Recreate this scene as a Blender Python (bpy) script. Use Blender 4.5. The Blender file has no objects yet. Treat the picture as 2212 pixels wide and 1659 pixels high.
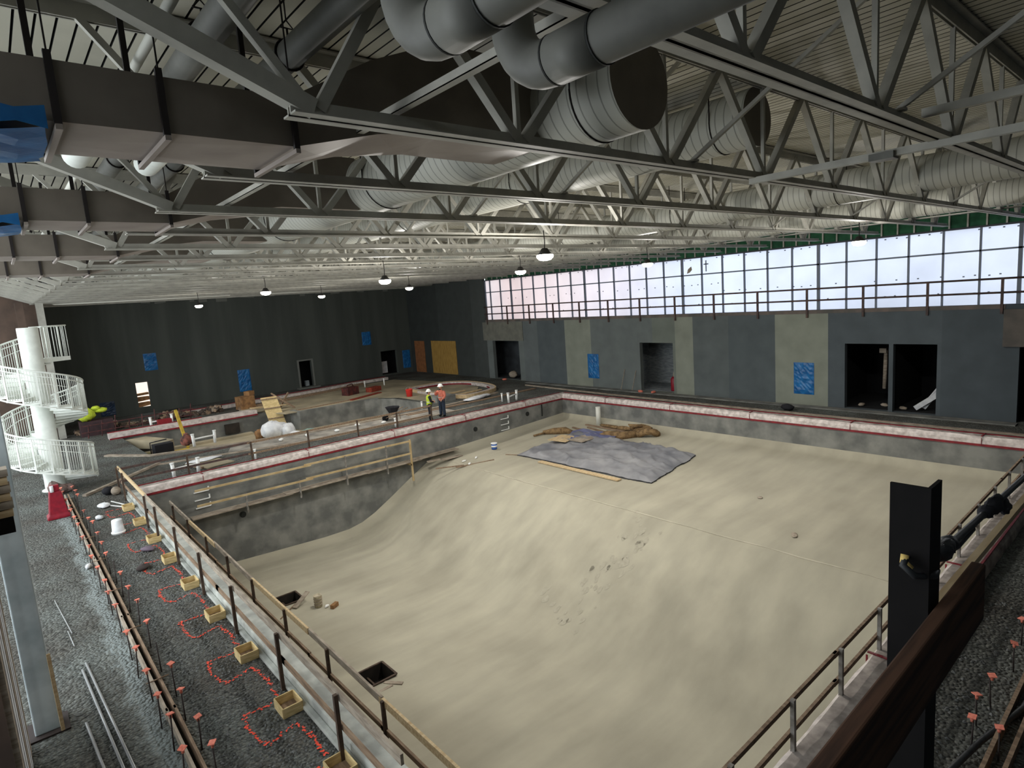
import bpy, bmesh, math, random
from mathutils import Vector, Matrix
random.seed(7)
SC = bpy.context.scene
COL = SC.collection
PI = math.pi

# ------------------------------------------------------------------ helpers
def srgb(r, g, b):
    f = lambda c: (c/255/12.92) if c/255 <= .04045 else ((c/255+.055)/1.055)**2.4
    return (f(r), f(g), f(b), 1)

class MB:
    """collects shapes in world space; build() links them as one mesh object"""
    def __init__(s): s.v=[]; s.f=[]; s.mi=[]; s.cur=0; s.sm=[]; s.smooth=False
    def add(s, vs, fs):
        o=len(s.v); s.v += [tuple(p) for p in vs]
        for f in fs: s.f.append([o+i for i in f]); s.mi.append(s.cur); s.sm.append(s.smooth)
        return s
    def box(s, cx, cy, cz, sx, sy, sz, rz=0, rx=0, ry=0):
        M = Matrix.Rotation(rz,3,'Z') @ Matrix.Rotation(ry,3,'Y') @ Matrix.Rotation(rx,3,'X')
        c = Vector((cx,cy,cz))
        vs = [c + M @ Vector((sx/2*a, sy/2*b, sz/2*d)) for a in (-1,1) for b in (-1,1) for d in (-1,1)]
        return s.add(vs, [(0,1,3,2),(4,6,7,5),(0,4,5,1),(2,3,7,6),(0,2,6,4),(1,5,7,3)])
    def span(s, x0,x1,y0,y1,z0,z1): return s.box((x0+x1)/2,(y0+y1)/2,(z0+z1)/2,abs(x1-x0),abs(y1-y0),abs(z1-z0))
    def bar(s, p0, p1, w, h, up=(0,0,1)):
        p0=Vector(p0); p1=Vector(p1); d=(p1-p0).normalized(); up=Vector(up)
        a=d.cross(up)
        if a.length<1e-4: a=d.cross(Vector((0,1,0)))
        a.normalize(); b=a.cross(d).normalized()
        vs=[p+a*(w/2*i)+b*(h/2*j) for p in (p0,p1) for i,j in ((-1,-1),(1,-1),(1,1),(-1,1))]
        return s.add(vs,[(3,2,1,0),(4,5,6,7),(0,1,5,4),(1,2,6,5),(2,3,7,6),(3,0,4,7)])
    def tube(s, pts, r, n=10, cap=True, smooth=True):
        pts=[Vector(p) for p in pts]; rs = r if isinstance(r,(list,tuple)) else [r]*len(pts)
        ks=s.smooth; s.smooth=smooth
        t=(pts[1]-pts[0]).normalized(); a=t.orthogonal().normalized(); vs=[]
        for i,p in enumerate(pts):
            if i==0: tt=t
            elif i==len(pts)-1: tt=(pts[i]-pts[i-1]).normalized()
            else: tt=((pts[i]-pts[i-1]).normalized()+(pts[i+1]-pts[i]).normalized()).normalized()
            a=(a-tt*a.dot(tt)).normalized(); b=tt.cross(a)
            for k in range(n):
                an=2*PI*k/n; vs.append(p+(a*math.cos(an)+b*math.sin(an))*rs[i])
        fs=[]
        for i in range(len(pts)-1):
            for k in range(n):
                k2=(k+1)%n; fs.append((i*n+k,i*n+k2,(i+1)*n+k2,(i+1)*n+k))
        s.add(vs,fs); s.smooth=False
        if cap:
            o=len(s.v)-len(vs)
            s.f.append([o+k for k in range(n)][::-1]); s.f.append([o+(len(pts)-1)*n+k for k in range(n)])
            s.mi+= [s.cur]*2; s.sm+=[False]*2
        s.smooth=ks; return s
    def lathe(s, c, prof, n=16, smooth=True):
        c=Vector(c); vs=[]; ks=s.smooth; s.smooth=smooth
        for r,z in prof:
            for k in range(n): vs.append(c+Vector((r*math.cos(2*PI*k/n), r*math.sin(2*PI*k/n), z)))
        fs=[]
        for i in range(len(prof)-1):
            for k in range(n):
                k2=(k+1)%n; fs.append((i*n+k,i*n+k2,(i+1)*n+k2,(i+1)*n+k))
        fs.append(tuple(range(n))[::-1]); fs.append(tuple((len(prof)-1)*n+k for k in range(n)))
        s.add(vs,fs); s.smooth=ks; return s
    def prism(s, poly, z0, z1):
        n=len(poly); vs=[(x,y,z0) for x,y in poly]+[(x,y,z1) for x,y in poly]
        fs=[tuple(range(n))[::-1], tuple(range(n,2*n))]+[(i,(i+1)%n,n+(i+1)%n,n+i) for i in range(n)]
        return s.add(vs,fs)
    def strip(s, pts, w, z0, z1, closed=False):
        """a flat ribbon of width w following pts (x,y), with thickness"""
        n=len(pts); L=[]; R=[]
        for i in range(n):
            a=Vector(pts[i-1] if (i>0 or closed) else pts[i]); b=Vector(pts[(i+1)%n] if (i<n-1 or closed) else pts[i])
            d=(b-a).normalized(); nn=Vector((-d.y,d.x)); p=Vector(pts[i]); L.append(p+nn*w/2); R.append(p-nn*w/2)
        vs=[]
        for i in range(n): vs += [(L[i].x,L[i].y,z0),(R[i].x,R[i].y,z0),(R[i].x,R[i].y,z1),(L[i].x,L[i].y,z1)]
        fs=[]
        for i in range(n if closed else n-1):
            a=4*i; b=4*((i+1)%n)
            fs += [(a,a+1,b+1,b),(a+1,a+2,b+2,b+1),(a+2,a+3,b+3,b+2),(a+3,a,b,b+3)]
        if not closed: fs += [(3,2,1,0),(4*n-4,4*n-3,4*n-2,4*n-1)]
        return s.add(vs,fs)
    def build(s, name, mats, parent=None, bevel=0):
        off = parent_world(parent) if parent else Vector((0,0,0))
        me=bpy.data.meshes.new(name); me.from_pydata([tuple(Vector(p)-off) for p in s.v],[],s.f)
        mats = mats if isinstance(mats,(list,tuple)) else [mats]
        for m in mats: me.materials.append(m)
        for p,i,sm in zip(me.polygons,s.mi,s.sm): p.material_index=min(i,len(mats)-1); p.use_smooth=sm
        bm=bmesh.new(); bm.from_mesh(me); bmesh.ops.recalc_face_normals(bm,faces=bm.faces); bm.to_mesh(me); bm.free()
        me.update()
        o=bpy.data.objects.new(name,me); COL.objects.link(o)
        if parent: o.parent=parent
        if bevel:
            b=o.modifiers.new('bevel','BEVEL'); b.width=bevel; b.segments=2; b.limit_method='ANGLE'
        return o

def parent_world(o):
    p=Vector((0,0,0))
    while o is not None: p += Vector(o.location); o=o.parent
    return p
def tag(o, label, cat, group=None, kind=None):
    o['label']=label; o['category']=cat
    if group: o['group']=group
    if kind: o['kind']=kind
    return o
def thing(name, label, cat, loc, group=None):
    o=bpy.data.objects.new(name,None); COL.objects.link(o); o.location=loc; o.empty_display_size=.2
    return tag(o,label,cat,group)
def one(name, mb, mat, label, cat, group=None, base=None, bevel=0):
    """a thing that is a single mesh, its origin set at its base"""
    xs=[p[0] for p in mb.v]; ys=[p[1] for p in mb.v]; zs=[p[2] for p in mb.v]
    c=Vector(((min(xs)+max(xs))/2,(min(ys)+max(ys))/2,min(zs)))
    mb.v=[tuple(Vector(p)-c) for p in mb.v]
    o=mb.build(name,mat,None,bevel); o.location=c
    return tag(o,label,cat,group)
def struct(name, mb, mat):
    o=mb.build(name,mat); o['kind']='structure'; return o
def dup(root, loc, label, group=None):
    r=root.copy(); COL.objects.link(r); r.location=loc; r['label']=label
    if group: r['group']=group
    for ch in list(root.children):
        c=ch.copy(); COL.objects.link(c); c.parent=r
        for g in list(ch.children):
            d=g.copy(); COL.objects.link(d); d.parent=c
    return r
ORD='first second third fourth fifth sixth seventh eighth ninth tenth eleventh twelfth thirteenth fourteenth fifteenth sixteenth seventeenth eighteenth nineteenth twentieth twenty-first twenty-second twenty-third twenty-fourth twenty-fifth twenty-sixth twenty-seventh twenty-eighth twenty-ninth thirtieth'.split()

# ------------------------------------------------------------------ materials
def M(name, c1, c2=None, scale=4, rough=.8, bump=0, bscale=40, metal=0, stretch=(1,1,1), lo=.38, hi=.62, detail=5, spec=.3, emit=None, estr=0, dist=0):
    m=bpy.data.materials.new(name); m.use_nodes=True; nt=m.node_tree; N=nt.nodes; L=nt.links
    b=N['Principled BSDF']; b.inputs['Roughness'].default_value=rough; b.inputs['Metallic'].default_value=metal
    b.inputs['Specular IOR Level'].default_value=spec; b.inputs['Base Color'].default_value=c1
    if emit: b.inputs['Emission Color'].default_value=emit; b.inputs['Emission Strength'].default_value=estr
    tc=mp=None
    if c2 or bump:
        tc=N.new('ShaderNodeTexCoord'); mp=N.new('ShaderNodeMapping'); mp.inputs['Scale'].default_value=stretch
        L.new(tc.outputs['Object'],mp.inputs['Vector'])
    if c2:
        n=N.new('ShaderNodeTexNoise'); n.inputs['Scale'].default_value=scale; n.inputs['Detail'].default_value=detail; n.inputs['Distortion'].default_value=dist
        r=N.new('ShaderNodeValToRGB'); r.color_ramp.elements[0].position=lo; r.color_ramp.elements[1].position=hi
        r.color_ramp.elements[0].color=c1; r.color_ramp.elements[1].color=c2
        L.new(mp.outputs['Vector'],n.inputs['Vector']); L.new(n.outputs['Fac'],r.inputs['Fac']); L.new(r.outputs['Color'],b.inputs['Base Color'])
    if bump:
        n2=N.new('ShaderNodeTexNoise'); n2.inputs['Scale'].default_value=bscale; n2.inputs['Detail'].default_value=4
        bp=N.new('ShaderNodeBump'); bp.inputs['Strength'].default_value=bump; bp.inputs['Distance'].default_value=.02
        L.new(mp.outputs['Vector'],n2.inputs['Vector']); L.new(n2.outputs['Fac'],bp.inputs['Height']); L.new(bp.outputs['Normal'],b.inputs['Normal'])
    return m
def nodes(m): return m.node_tree.nodes, m.node_tree.links, m.node_tree.nodes['Principled BSDF']

m_steel  = M('painted_steel', srgb(176,174,164), srgb(160,158,149), 3, .6)
m_deck   = M('roof_deck', srgb(196,193,178), srgb(178,175,160), .7, .7)
m_groove = M('deck_groove', srgb(40,40,38), None, rough=.9)
m_pipe   = M('grey_pipe', srgb(112,112,106), srgb(98,98,93), 3, .55)
m_coup   = M('pipe_coupling', srgb(40,42,40), None, rough=.7)
m_rect   = M('galvanised_duct', srgb(122,114,104), srgb(104,97,88), 1.2, .55, metal=.15)
m_rectlo = M('duct_underside', srgb(150,140,132), srgb(134,124,117), 1.5, .5, metal=.1)
m_hang   = M('black_hanger', srgb(36,31,30), None, rough=.7)
m_white  = M('white_paint', srgb(228,232,225), srgb(216,220,213), 3, .5)
m_wpipe  = M('white_pipe', srgb(215,215,205), None, rough=.5)
m_pvc    = M('white_plastic_pipe', srgb(236,236,232), None, rough=.35)
m_green  = M('green_sheathing', srgb(40,92,62), srgb(30,74,50), 3, .8)
m_mull   = M('window_mullion', srgb(104,112,124), None, rough=.5)
m_rail   = M('brown_steel_rail', srgb(92,72,66), srgb(70,58,56), 5, .7)
m_dark   = M('dark_room', srgb(66,70,74), srgb(50,53,56), 1, .9)
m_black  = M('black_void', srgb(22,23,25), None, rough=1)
m_block  = M('grey_block', srgb(150,156,158), srgb(120,126,130), 3, .9, stretch=(1,1,5))
m_blue   = M('blue_plastic', srgb(38,110,168), srgb(26,84,138), 3, .3, bump=.6, bscale=5)
m_blued  = M('dim_blue_plastic', srgb(44,62,88), srgb(36,48,66), 3, .4)
m_osb    = M('plywood_yellow', srgb(176,140,72), srgb(150,116,58), 3, .8, stretch=(1,4,.6))
m_osb2   = M('plywood_orange', srgb(150,98,60), srgb(128,84,52), 3, .8)
m_curb   = M('dusty_concrete', srgb(196,198,190), srgb(150,152,146), 2.2, .9, bump=.3, bscale=30, lo=.3, hi=.6)
m_pwall  = M('pool_concrete', srgb(134,134,128), srgb(100,101,98), 1.3, .9, bump=.25, bscale=12, lo=.35, hi=.62, detail=8)
m_gwrap  = M('plastic_wrap', srgb(214,204,198), srgb(176,166,160), 5, .35, bump=.5, bscale=14, stretch=(1,1,1))
m_gtop   = M('dusty_rim_top', srgb(176,166,158), srgb(134,126,120), 4, .8, bump=.3, bscale=16)
m_red    = M('red_tape', srgb(132,38,44), srgb(108,30,38), 6, .5)
m_lum    = M('new_lumber', srgb(206,184,146), srgb(180,154,116), 3, .75, stretch=(1,6,6))
m_lumd   = M('weathered_lumber', srgb(148,126,104), srgb(116,96,78), 3, .8, stretch=(6,1,6))
m_lumg   = M('grey_lumber', srgb(168,156,140), srgb(134,122,108), 3, .85, stretch=(1,1,6))
m_yel    = M('yellow_lumber', srgb(190,168,128), srgb(172,148,106), 3, .75)
m_post   = M('rusty_post', srgb(86,70,58), srgb(66,54,46), 8, .75)
m_pipepost = M('galvanised_post', srgb(150,146,140), srgb(118,112,104), 8, .5, metal=.3)
m_rebar  = M('rebar', srgb(58,50,48), None, rough=.8)
m_cap    = M('orange_cap', srgb(232,140,118), srgb(214,116,96), 30, .6)
m_spray  = M('spray_paint', srgb(240,84,58), srgb(214,74,56), 40, .9)
m_crate  = M('form_plywood', srgb(214,192,142), srgb(190,166,116), 6, .8, stretch=(1,1,4))
m_ang    = M('black_steel', srgb(20,18,18), srgb(12,11,11), 6, .75, spec=.15)
m_fore   = M('dark_timber', srgb(88,64,50), srgb(58,44,37), 5, .85, stretch=(.5,7,7), spec=.15)
m_hose   = M('black_cable', srgb(48,50,52), srgb(36,38,40), 20, .5)
m_tape   = M('yellow_tape', srgb(214,184,110), None, rough=.5)
m_tarp   = M('grey_tarp', srgb(146,145,146), srgb(104,105,110), .9, .42, bump=.35, bscale=5, lo=.3, hi=.7)
m_tarpb  = M('blue_tarp', srgb(112,116,146), srgb(88,92,126), 2, .5, bump=.4, bscale=4)
m_burlap = M('burlap', srgb(140,114,80), srgb(100,80,56), 6, .95, bump=.8, bscale=14)
m_beach  = M('tan_slab', srgb(172,160,134), srgb(140,132,112), .5, .9, bump=.15, bscale=8)
m_grey   = M('grey_column', srgb(196,206,208), srgb(168,180,183), 2, .55)
m_brown  = M('brown_panel', srgb(92,76,66), srgb(74,62,55), 1, .9)
m_redp   = M('red_plastic', srgb(140,26,42), srgb(120,22,38), 6, .45)
m_rust   = M('rust_red', srgb(140,58,40), srgb(112,48,36), 6, .8)
m_card   = M('cardboard', srgb(150,112,74), srgb(116,86,58), 4, .9)
m_sheet  = M('white_sheet', srgb(232,234,236), srgb(206,208,212), 3, .5, bump=.3, bscale=4)
m_hiviz  = M('hi_viz_yellow', srgb(206,224,70), srgb(186,206,60), 10, .8)
m_hivo   = M('hi_viz_orange', srgb(226,134,112), srgb(206,118,98), 10, .8)
m_cloth  = M('dark_cloth', srgb(34,34,38), None, rough=.9)
m_jean   = M('blue_denim', srgb(58,68,84), srgb(46,56,70), 20, .9)
m_skin   = M('skin', srgb(190,140,112), None, rough=.6)
m_hair   = M('dark_hair', srgb(30,24,22), None, rough=.8)
m_ygear  = M('yellow_metal', srgb(196,166,60), srgb(160,134,50), 6, .6)
m_steelp = M('steel_conduit', srgb(150,152,152), None, rough=.4, metal=.4)
m_bucketb= M('blue_bucket', srgb(56,92,160), None, rough=.4)
m_litbox = M('lit_room', srgb(214,208,200), None, rough=.9)
m_lens   = M('lamp_lens', srgb(255,250,235), None, emit=(1,.94,.78,1), estr=14)
m_lampb  = M('lamp_body', srgb(44,42,40), None, rough=.6)
m_hole   = M('drain_dark', srgb(52,46,40), srgb(40,36,32), 3, .95)

# grey board-formed far wall
m_wallA = M('dark_plaster', srgb(78,82,77), srgb(66,70,66), .8, .9, stretch=(1.2,1.2,.12), bump=.1, bscale=10)
# right wall: vertical bands of different plaster coats (bands follow the world y axis)
m_wallC = M('banded_plaster', srgb(90,96,96), srgb(104,110,108), 1.4, .9, stretch=(1,1,.5), bump=.12, bscale=12)
def bands(m, stops):
    N,L,b=nodes(m)
    tc=N.new('ShaderNodeTexCoord'); sp=N.new('ShaderNodeSeparateXYZ'); L.new(tc.outputs['Object'],sp.inputs[0])
    dv=N.new('ShaderNodeMath'); dv.operation='DIVIDE'; dv.inputs[1].default_value=52; L.new(sp.outputs['Y'],dv.inputs[0])
    r=N.new('ShaderNodeValToRGB'); r.color_ramp.interpolation='CONSTANT'
    e=r.color_ramp.elements
    while len(e)>1: e.remove(e[-1])
    e[0].position=0; e[0].color=stops[0][1]
    for y,c in stops[1:]: x=e.new(y/52); x.color=c
    L.new(dv.outputs[0],r.inputs['Fac'])
    n=N.new('ShaderNodeTexNoise'); n.inputs['Scale'].default_value=1.2; n.inputs['Detail'].default_value=7
    mr=N.new('ShaderNodeMapRange'); mr.inputs['To Min'].default_value=.72; mr.inputs['To Max'].default_value=1.25
    L.new(tc.outputs['Object'],n.inputs['Vector']); L.new(n.outputs['Fac'],mr.inputs['Value'])
    mx=N.new('ShaderNodeMix'); mx.data_type='RGBA'; mx.blend_type='MULTIPLY'; mx.inputs['Factor'].default_value=1
    L.new(r.outputs['Color'],mx.inputs['A']); L.new(mr.outputs['Result'],mx.inputs['B'])
    L.new(mx.outputs['Result'],b.inputs['Base Color'])
lt=srgb(132,136,124); md=srgb(104,110,108); dk=srgb(84,91,93); dk2=srgb(74,81,85)
bands(m_wallC,[(0,dk2),(5.6,dk2),(7.6,srgb(80,87,91)),(12.3,lt),(14.9,dk),(17.5,srgb(92,98,98)),(19.9,lt),(21.0,srgb(110,116,108)),(22.7,md),(27.8,lt),(30.2,dk),(33,srgb(98,104,104)),(34.6,md),(39.2,srgb(70,74,72)),(41,srgb(62,66,64)),(46,srgb(56,60,58))])

# gravel
m_grav=M('gravel', srgb(112,114,109), srgb(66,67,65), 26, .95, bump=0, detail=8, lo=.3, hi=.7)
N,L,b=nodes(m_grav)
tc=N.new('ShaderNodeTexCoord')
vo=N.new('ShaderNodeTexVoronoi'); vo.inputs['Scale'].default_value=17; L.new(tc.outputs['Object'],vo.inputs['Vector'])
bp=N.new('ShaderNodeBump'); bp.inputs['Strength'].default_value=1; bp.inputs['Distance'].default_value=.06; bp.invert=True
L.new(vo.outputs['Distance'],bp.inputs['Height']); L.new(bp.outputs['Normal'],b.inputs['Normal'])
base=b.inputs['Base Color'].links[0].from_socket
n2=N.new('ShaderNodeTexNoise'); n2.inputs['Scale'].default_value=.55; n2.inputs['Detail'].default_value=6; L.new(tc.outputs['Object'],n2.inputs['Vector'])
r2=N.new('ShaderNodeValToRGB'); r2.color_ramp.elements[0].position=.35; r2.color_ramp.elements[1].position=.68
r2.color_ramp.elements[0].color=(.66,.6,.56,1); r2.color_ramp.elements[1].color=(1.12,1.17,1.17,1)
L.new(n2.outputs['Fac'],r2.inputs['Fac'])
vs=N.new('ShaderNodeValToRGB'); vs.color_ramp.elements[0].position=0; vs.color_ramp.elements[1].position=1
vs.color_ramp.elements[0].color=(.5,.5,.5,1); vs.color_ramp.elements[1].color=(1.6,1.6,1.6,1)
L.new(vo.outputs['Color'],vs.inputs['Fac'])
mx=N.new('ShaderNodeMix'); mx.data_type='RGBA'; mx.blend_type='MULTIPLY'; mx.inputs['Factor'].default_value=1
L.new(base,mx.inputs['A']); L.new(r2.outputs['Color'],mx.inputs['B'])
mx2=N.new('ShaderNodeMix'); mx2.data_type='RGBA'; mx2.blend_type='MULTIPLY'; mx2.inputs['Factor'].default_value=1
L.new(mx.outputs['Result'],mx2.inputs['A']); L.new(vs.outputs['Color'],mx2.inputs['B'])
# cement dust spilled along the timber form (world x about 0.95)
sp=N.new('ShaderNodeSeparateXYZ'); L.new(tc.outputs['Object'],sp.inputs[0])
n3=N.new('ShaderNodeTexNoise'); n3.inputs['Scale'].default_value=1.6; n3.inputs['Detail'].default_value=6; L.new(tc.outputs['Object'],n3.inputs['Vector'])
ad=N.new('ShaderNodeMath'); ad.operation='MULTIPLY_ADD'; ad.inputs[1].default_value=.8; L.new(n3.outputs['Fac'],ad.inputs[0]); L.new(sp.outputs['X'],ad.inputs[2])
ramp=N.new('ShaderNodeValToRGB'); e=ramp.color_ramp.elements; e[0].position=.21; e[0].color=(0,0,0,1); e[1].position=.235; e[1].color=(.75,.75,.75,1)
x=e.new(.262); x.color=(.75,.75,.75,1); x=e.new(.285); x.color=(0,0,0,1)
dv=N.new('ShaderNodeMath'); dv.operation='DIVIDE'; dv.inputs[1].default_value=6; L.new(ad.outputs[0],dv.inputs[0]); L.new(dv.outputs[0],ramp.inputs['Fac'])
mx3=N.new('ShaderNodeMix'); mx3.data_type='RGBA'; L.new(ramp.outputs['Color'],mx3.inputs['Factor'])
L.new(mx2.outputs['Result'],mx3.inputs['A']); mx3.inputs['B'].default_value=srgb(138,146,144)
L.new(mx3.outputs['Result'],b.inputs['Base Color'])

# sandy pool floor: trowel streaks plus a few damp stains
m_sand=M('sandy_plaster', srgb(176,170,151), srgb(158,153,136), 1.3, .95, stretch=(.22,1.1,1), bump=.08, bscale=60, lo=.3, hi=.72, detail=7)
N,L,b=nodes(m_sand); base=b.inputs['Base Color'].links[0].from_socket
tc=N.new('ShaderNodeTexCoord'); n2=N.new('ShaderNodeTexNoise'); n2.inputs['Scale'].default_value=.33; n2.inputs['Detail'].default_value=7; L.new(tc.outputs['Object'],n2.inputs['Vector'])
r2=N.new('ShaderNodeValToRGB'); r2.color_ramp.elements[0].position=.36; r2.color_ramp.elements[1].position=.6
r2.color_ramp.elements[0].color=(.86,.855,.85,1); r2.color_ramp.elements[1].color=(1.02,1.02,1.02,1); L.new(n2.outputs['Fac'],r2.inputs['Fac'])
mx=N.new('ShaderNodeMix'); mx.data_type='RGBA'; mx.blend_type='MULTIPLY'; mx.inputs['Factor'].default_value=1
L.new(base,mx.inputs['A']); L.new(r2.outputs['Color'],mx.inputs['B']); L.new(mx.outputs['Result'],b.inputs['Base Color'])

# spiral duct: seam every 0.16 m along y
m_spir=M('spiral_duct', srgb(176,176,166), None, rough=.5)
N,L,b=nodes(m_spir)
tc=N.new('ShaderNodeTexCoord'); wv=N.new('ShaderNodeTexWave'); wv.bands_direction='Y'; wv.inputs['Scale'].default_value=2.0; wv.inputs['Distortion'].default_value=0
mp=N.new('ShaderNodeMapping'); mp.inputs['Rotation'].default_value=(0,0,.05); L.new(tc.outputs['Object'],mp.inputs['Vector']); L.new(mp.outputs['Vector'],wv.inputs['Vector'])
r=N.new('ShaderNodeValToRGB'); e=r.color_ramp.elements; e[0].position=.0; e[0].color=srgb(128,128,120); e[1].position=.07; e[1].color=srgb(180,180,170)
L.new(wv.outputs['Fac'],r.inputs['Fac']); L.new(r.outputs['Color'],b.inputs['Base Color'])

# translucent plastic window sheet, lit by the sky behind it
FILM=.41
m_film=bpy.data.materials.new('window_film'); m_film.use_nodes=True
N=m_film.node_tree.nodes; L=m_film.node_tree.links; N.remove(N['Principled BSDF']); out=N['Material Output']
tr=N.new('ShaderNodeBsdfTranslucent'); df=N.new('ShaderNodeBsdfDiffuse'); mxs=N.new('ShaderNodeMixShader'); mxs.inputs[0].default_value=.15
tc=N.new('ShaderNodeNewGeometry'); sp=N.new('ShaderNodeSeparateXYZ'); L.new(tc.outputs['Position'],sp.inputs[0])
dv=N.new('ShaderNodeMath'); dv.operation='DIVIDE'; dv.inputs[1].default_value=40; L.new(sp.outputs['Y'],dv.inputs[0])
r=N.new('ShaderNodeValToRGB'); e=r.color_ramp.elements
e[0].position=.0; e[0].color=(.83,.87,1,1); e[1].position=.52; e[1].color=(.80,.84,1,1)
for p,c in ((.62,(.86,.80,.88,1)),(.78,(.86,.72,.72,1)),(.9,(.80,.62,.60,1)),(.97,(.8,.68,.68,1))): x=e.new(p); x.color=c  # pink steps: tint of the brick building behind, put into the film colour
n=N.new('ShaderNodeTexNoise'); n.inputs['Scale'].default_value=.7; n.inputs['Detail'].default_value=8; L.new(tc.outputs['Position'],n.inputs['Vector'])
mr=N.new('ShaderNodeMapRange'); mr.inputs['To Min'].default_value=.78*FILM; mr.inputs['To Max'].default_value=1.12*FILM; L.new(n.outputs['Fac'],mr.inputs['Value'])
L.new(dv.outputs[0],r.inputs['Fac'])
mx=N.new('ShaderNodeMix'); mx.data_type='RGBA'; mx.blend_type='MULTIPLY'; mx.inputs['Factor'].default_value=1
L.new(r.outputs['Color'],mx.inputs['A']); L.new(mr.outputs['Result'],mx.inputs['B'])
L.new(mx.outputs['Result'],tr.inputs['Color']); L.new(mx.outputs['Result'],df.inputs['Color'])
L.new(tr.outputs[0],mxs.inputs[1]); L.new(df.outputs[0],mxs.inputs[2]); L.new(mxs.outputs[0],out.inputs['Surface'])

# ------------------------------------------------------------------ camera
F=1308.34; YAW,PIT,ROL=.8675,.1423,-.0726; CH=6.5
fw=Vector((math.cos(YAW)*math.cos(PIT), math.sin(YAW)*math.cos(PIT), -math.sin(PIT)))
rt=fw.cross(Vector((0,0,1))).normalized(); up=rt.cross(fw)
rt,up = rt*math.cos(ROL)+up*math.sin(ROL), -rt*math.sin(ROL)+up*math.cos(ROL)
cam=bpy.data.cameras.new('camera'); co=bpy.data.objects.new('camera',cam); COL.objects.link(co)
cam.sensor_width=36; cam.lens=36*F/2212; cam.clip_end=300; cam.clip_start=.05
co.matrix_world=Matrix(((rt.x,up.x,-fw.x,0),(rt.y,up.y,-fw.y,0),(rt.z,up.z,-fw.z,CH),(0,0,0,1)))
SC.camera=co

# ------------------------------------------------------------------ setting: ground, walls, roof
YA=51.2; XC=30.9; DECK=9.72
P1=(3.5,26.4,3.4,26.4)                                   # big pool x0,x1,y0,y1
P2=[(5.2,34.3),(9,32.9),(13,31.9),(19,31.5),(20.6,32.2),(21.1,34.0),(21.0,37.6),(20.5,38.7),(19.4,39.1),(14.7,39.1),(14.5,40.4),(13.5,41.4),(5.0,41.5)]
def floor_with_holes(outer, holes, z):
    bm=bmesh.new()
    ed=[]
    for poly in [outer]+holes:
        vs=[bm.verts.new((x,y,z)) for x,y in poly]
        ed+=[bm.edges.new((vs[i],vs[(i+1)%len(vs)])) for i in range(len(vs))]
    bmesh.ops.triangle_fill(bm,edges=ed,use_beauty=True)
    bmesh.ops.recalc_face_normals(bm,faces=bm.faces)
    for f in bm.faces:
        if f.normal.z<0: f.normal_flip()
    me=bpy.data.meshes.new('floor'); bm.to_mesh(me); bm.free(); return me
x0,x1,y0,y1=P1
me=floor_with_holes([(-6,-1.4),(33.5,-1.4),(33.5,YA+2.5),(-6,YA+2.5)],[[(x0-.02,y0-.02),(x1+.02,y0-.02),(x1+.02,y1+.02),(x0-.02,y1+.02)],P2],0)
me.materials.append(m_grav); fl=bpy.data.objects.new('floor',me); COL.objects.link(fl); fl['kind']='structure'

# far wall with door openings
def wall_openings(mb, axis, c0, c1, a0, a1, zt, ops):
    """wall slab between c0..c1 on one axis, running a0..a1 on the other; ops=(a,b,z0,z1)"""
    def put(a,b,z0,z1):
        if b-a<1e-3 or z1-z0<1e-3: return
        if axis=='y': mb.span(a,b,c0,c1,z0,z1)
        else: mb.span(c0,c1,a,b,z0,z1)
    cur=a0
    for a,b,z0,z1 in sorted(ops):
        put(cur,a,0,zt); put(a,b,0,z0); put(a,b,z1,zt); cur=b
    put(cur,a1,0,zt)
DA=[(7.55,8.35,.45,2.27),(19.7,20.8,.12,2.35),(27.55,29.25,.12,2.32)]
mb=MB(); wall_openings(mb,'y',YA,YA+.3,1.5,XC+.3,9.85,DA); struct('wall_far',mb,m_wallA)
DC=[(-.6,5.1,0,3.1),(7.87,9.56,.02,3.15),(9.74,11.62,.02,3.15),(21.3,23.75,.02,3.08),(35.3,38.5,.02,3.1),(43.7,47.5,.1,3.0),(48.8,50.4,.07,2.97)]
mb=MB(); wall_openings(mb,'x',XC,XC+.3,-1.4,39.3,4.76,[d for d in DC if d[0]<39])
wall_openings(mb,'x',XC,XC+.3,39.3,YA,9.85,[d for d in DC if d[0]>39])
struct('wall_right',mb,m_wallC)
# small door frames: light edges around the far openings
mb=MB()
for a,b_,z0,z1 in DA[1:2]:
    mb.span(a-.16,a,YA-.03,YA+.05,0,z1+.12); mb.span(b_,b_+.16,YA-.03,YA+.05,0,z1+.12); mb.span(a,b_,YA-.03,YA+.05,z1,z1+.12)
mb.span(19.3,21.2,YA-.5,YA+.05,0,.1)
struct('trim_1',mb,M('door_trim',srgb(112,114,108),None,rough=.9))
# dark rooms behind the openings
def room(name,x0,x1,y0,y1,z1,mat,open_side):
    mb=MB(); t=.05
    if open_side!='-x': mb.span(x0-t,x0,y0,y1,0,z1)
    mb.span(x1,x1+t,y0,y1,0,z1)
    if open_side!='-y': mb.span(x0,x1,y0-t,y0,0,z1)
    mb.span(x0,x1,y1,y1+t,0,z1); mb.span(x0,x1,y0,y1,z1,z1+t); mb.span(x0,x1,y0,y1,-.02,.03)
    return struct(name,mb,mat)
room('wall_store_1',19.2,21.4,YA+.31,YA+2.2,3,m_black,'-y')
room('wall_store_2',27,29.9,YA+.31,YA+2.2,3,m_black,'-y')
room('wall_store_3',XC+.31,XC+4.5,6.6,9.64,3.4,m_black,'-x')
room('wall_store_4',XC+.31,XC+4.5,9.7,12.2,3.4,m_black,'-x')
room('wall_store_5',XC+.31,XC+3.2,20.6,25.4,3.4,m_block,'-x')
room('wall_store_6',XC+.31,XC+2.4,34.8,40.4,3.4,m_dark,'-x')
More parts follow.
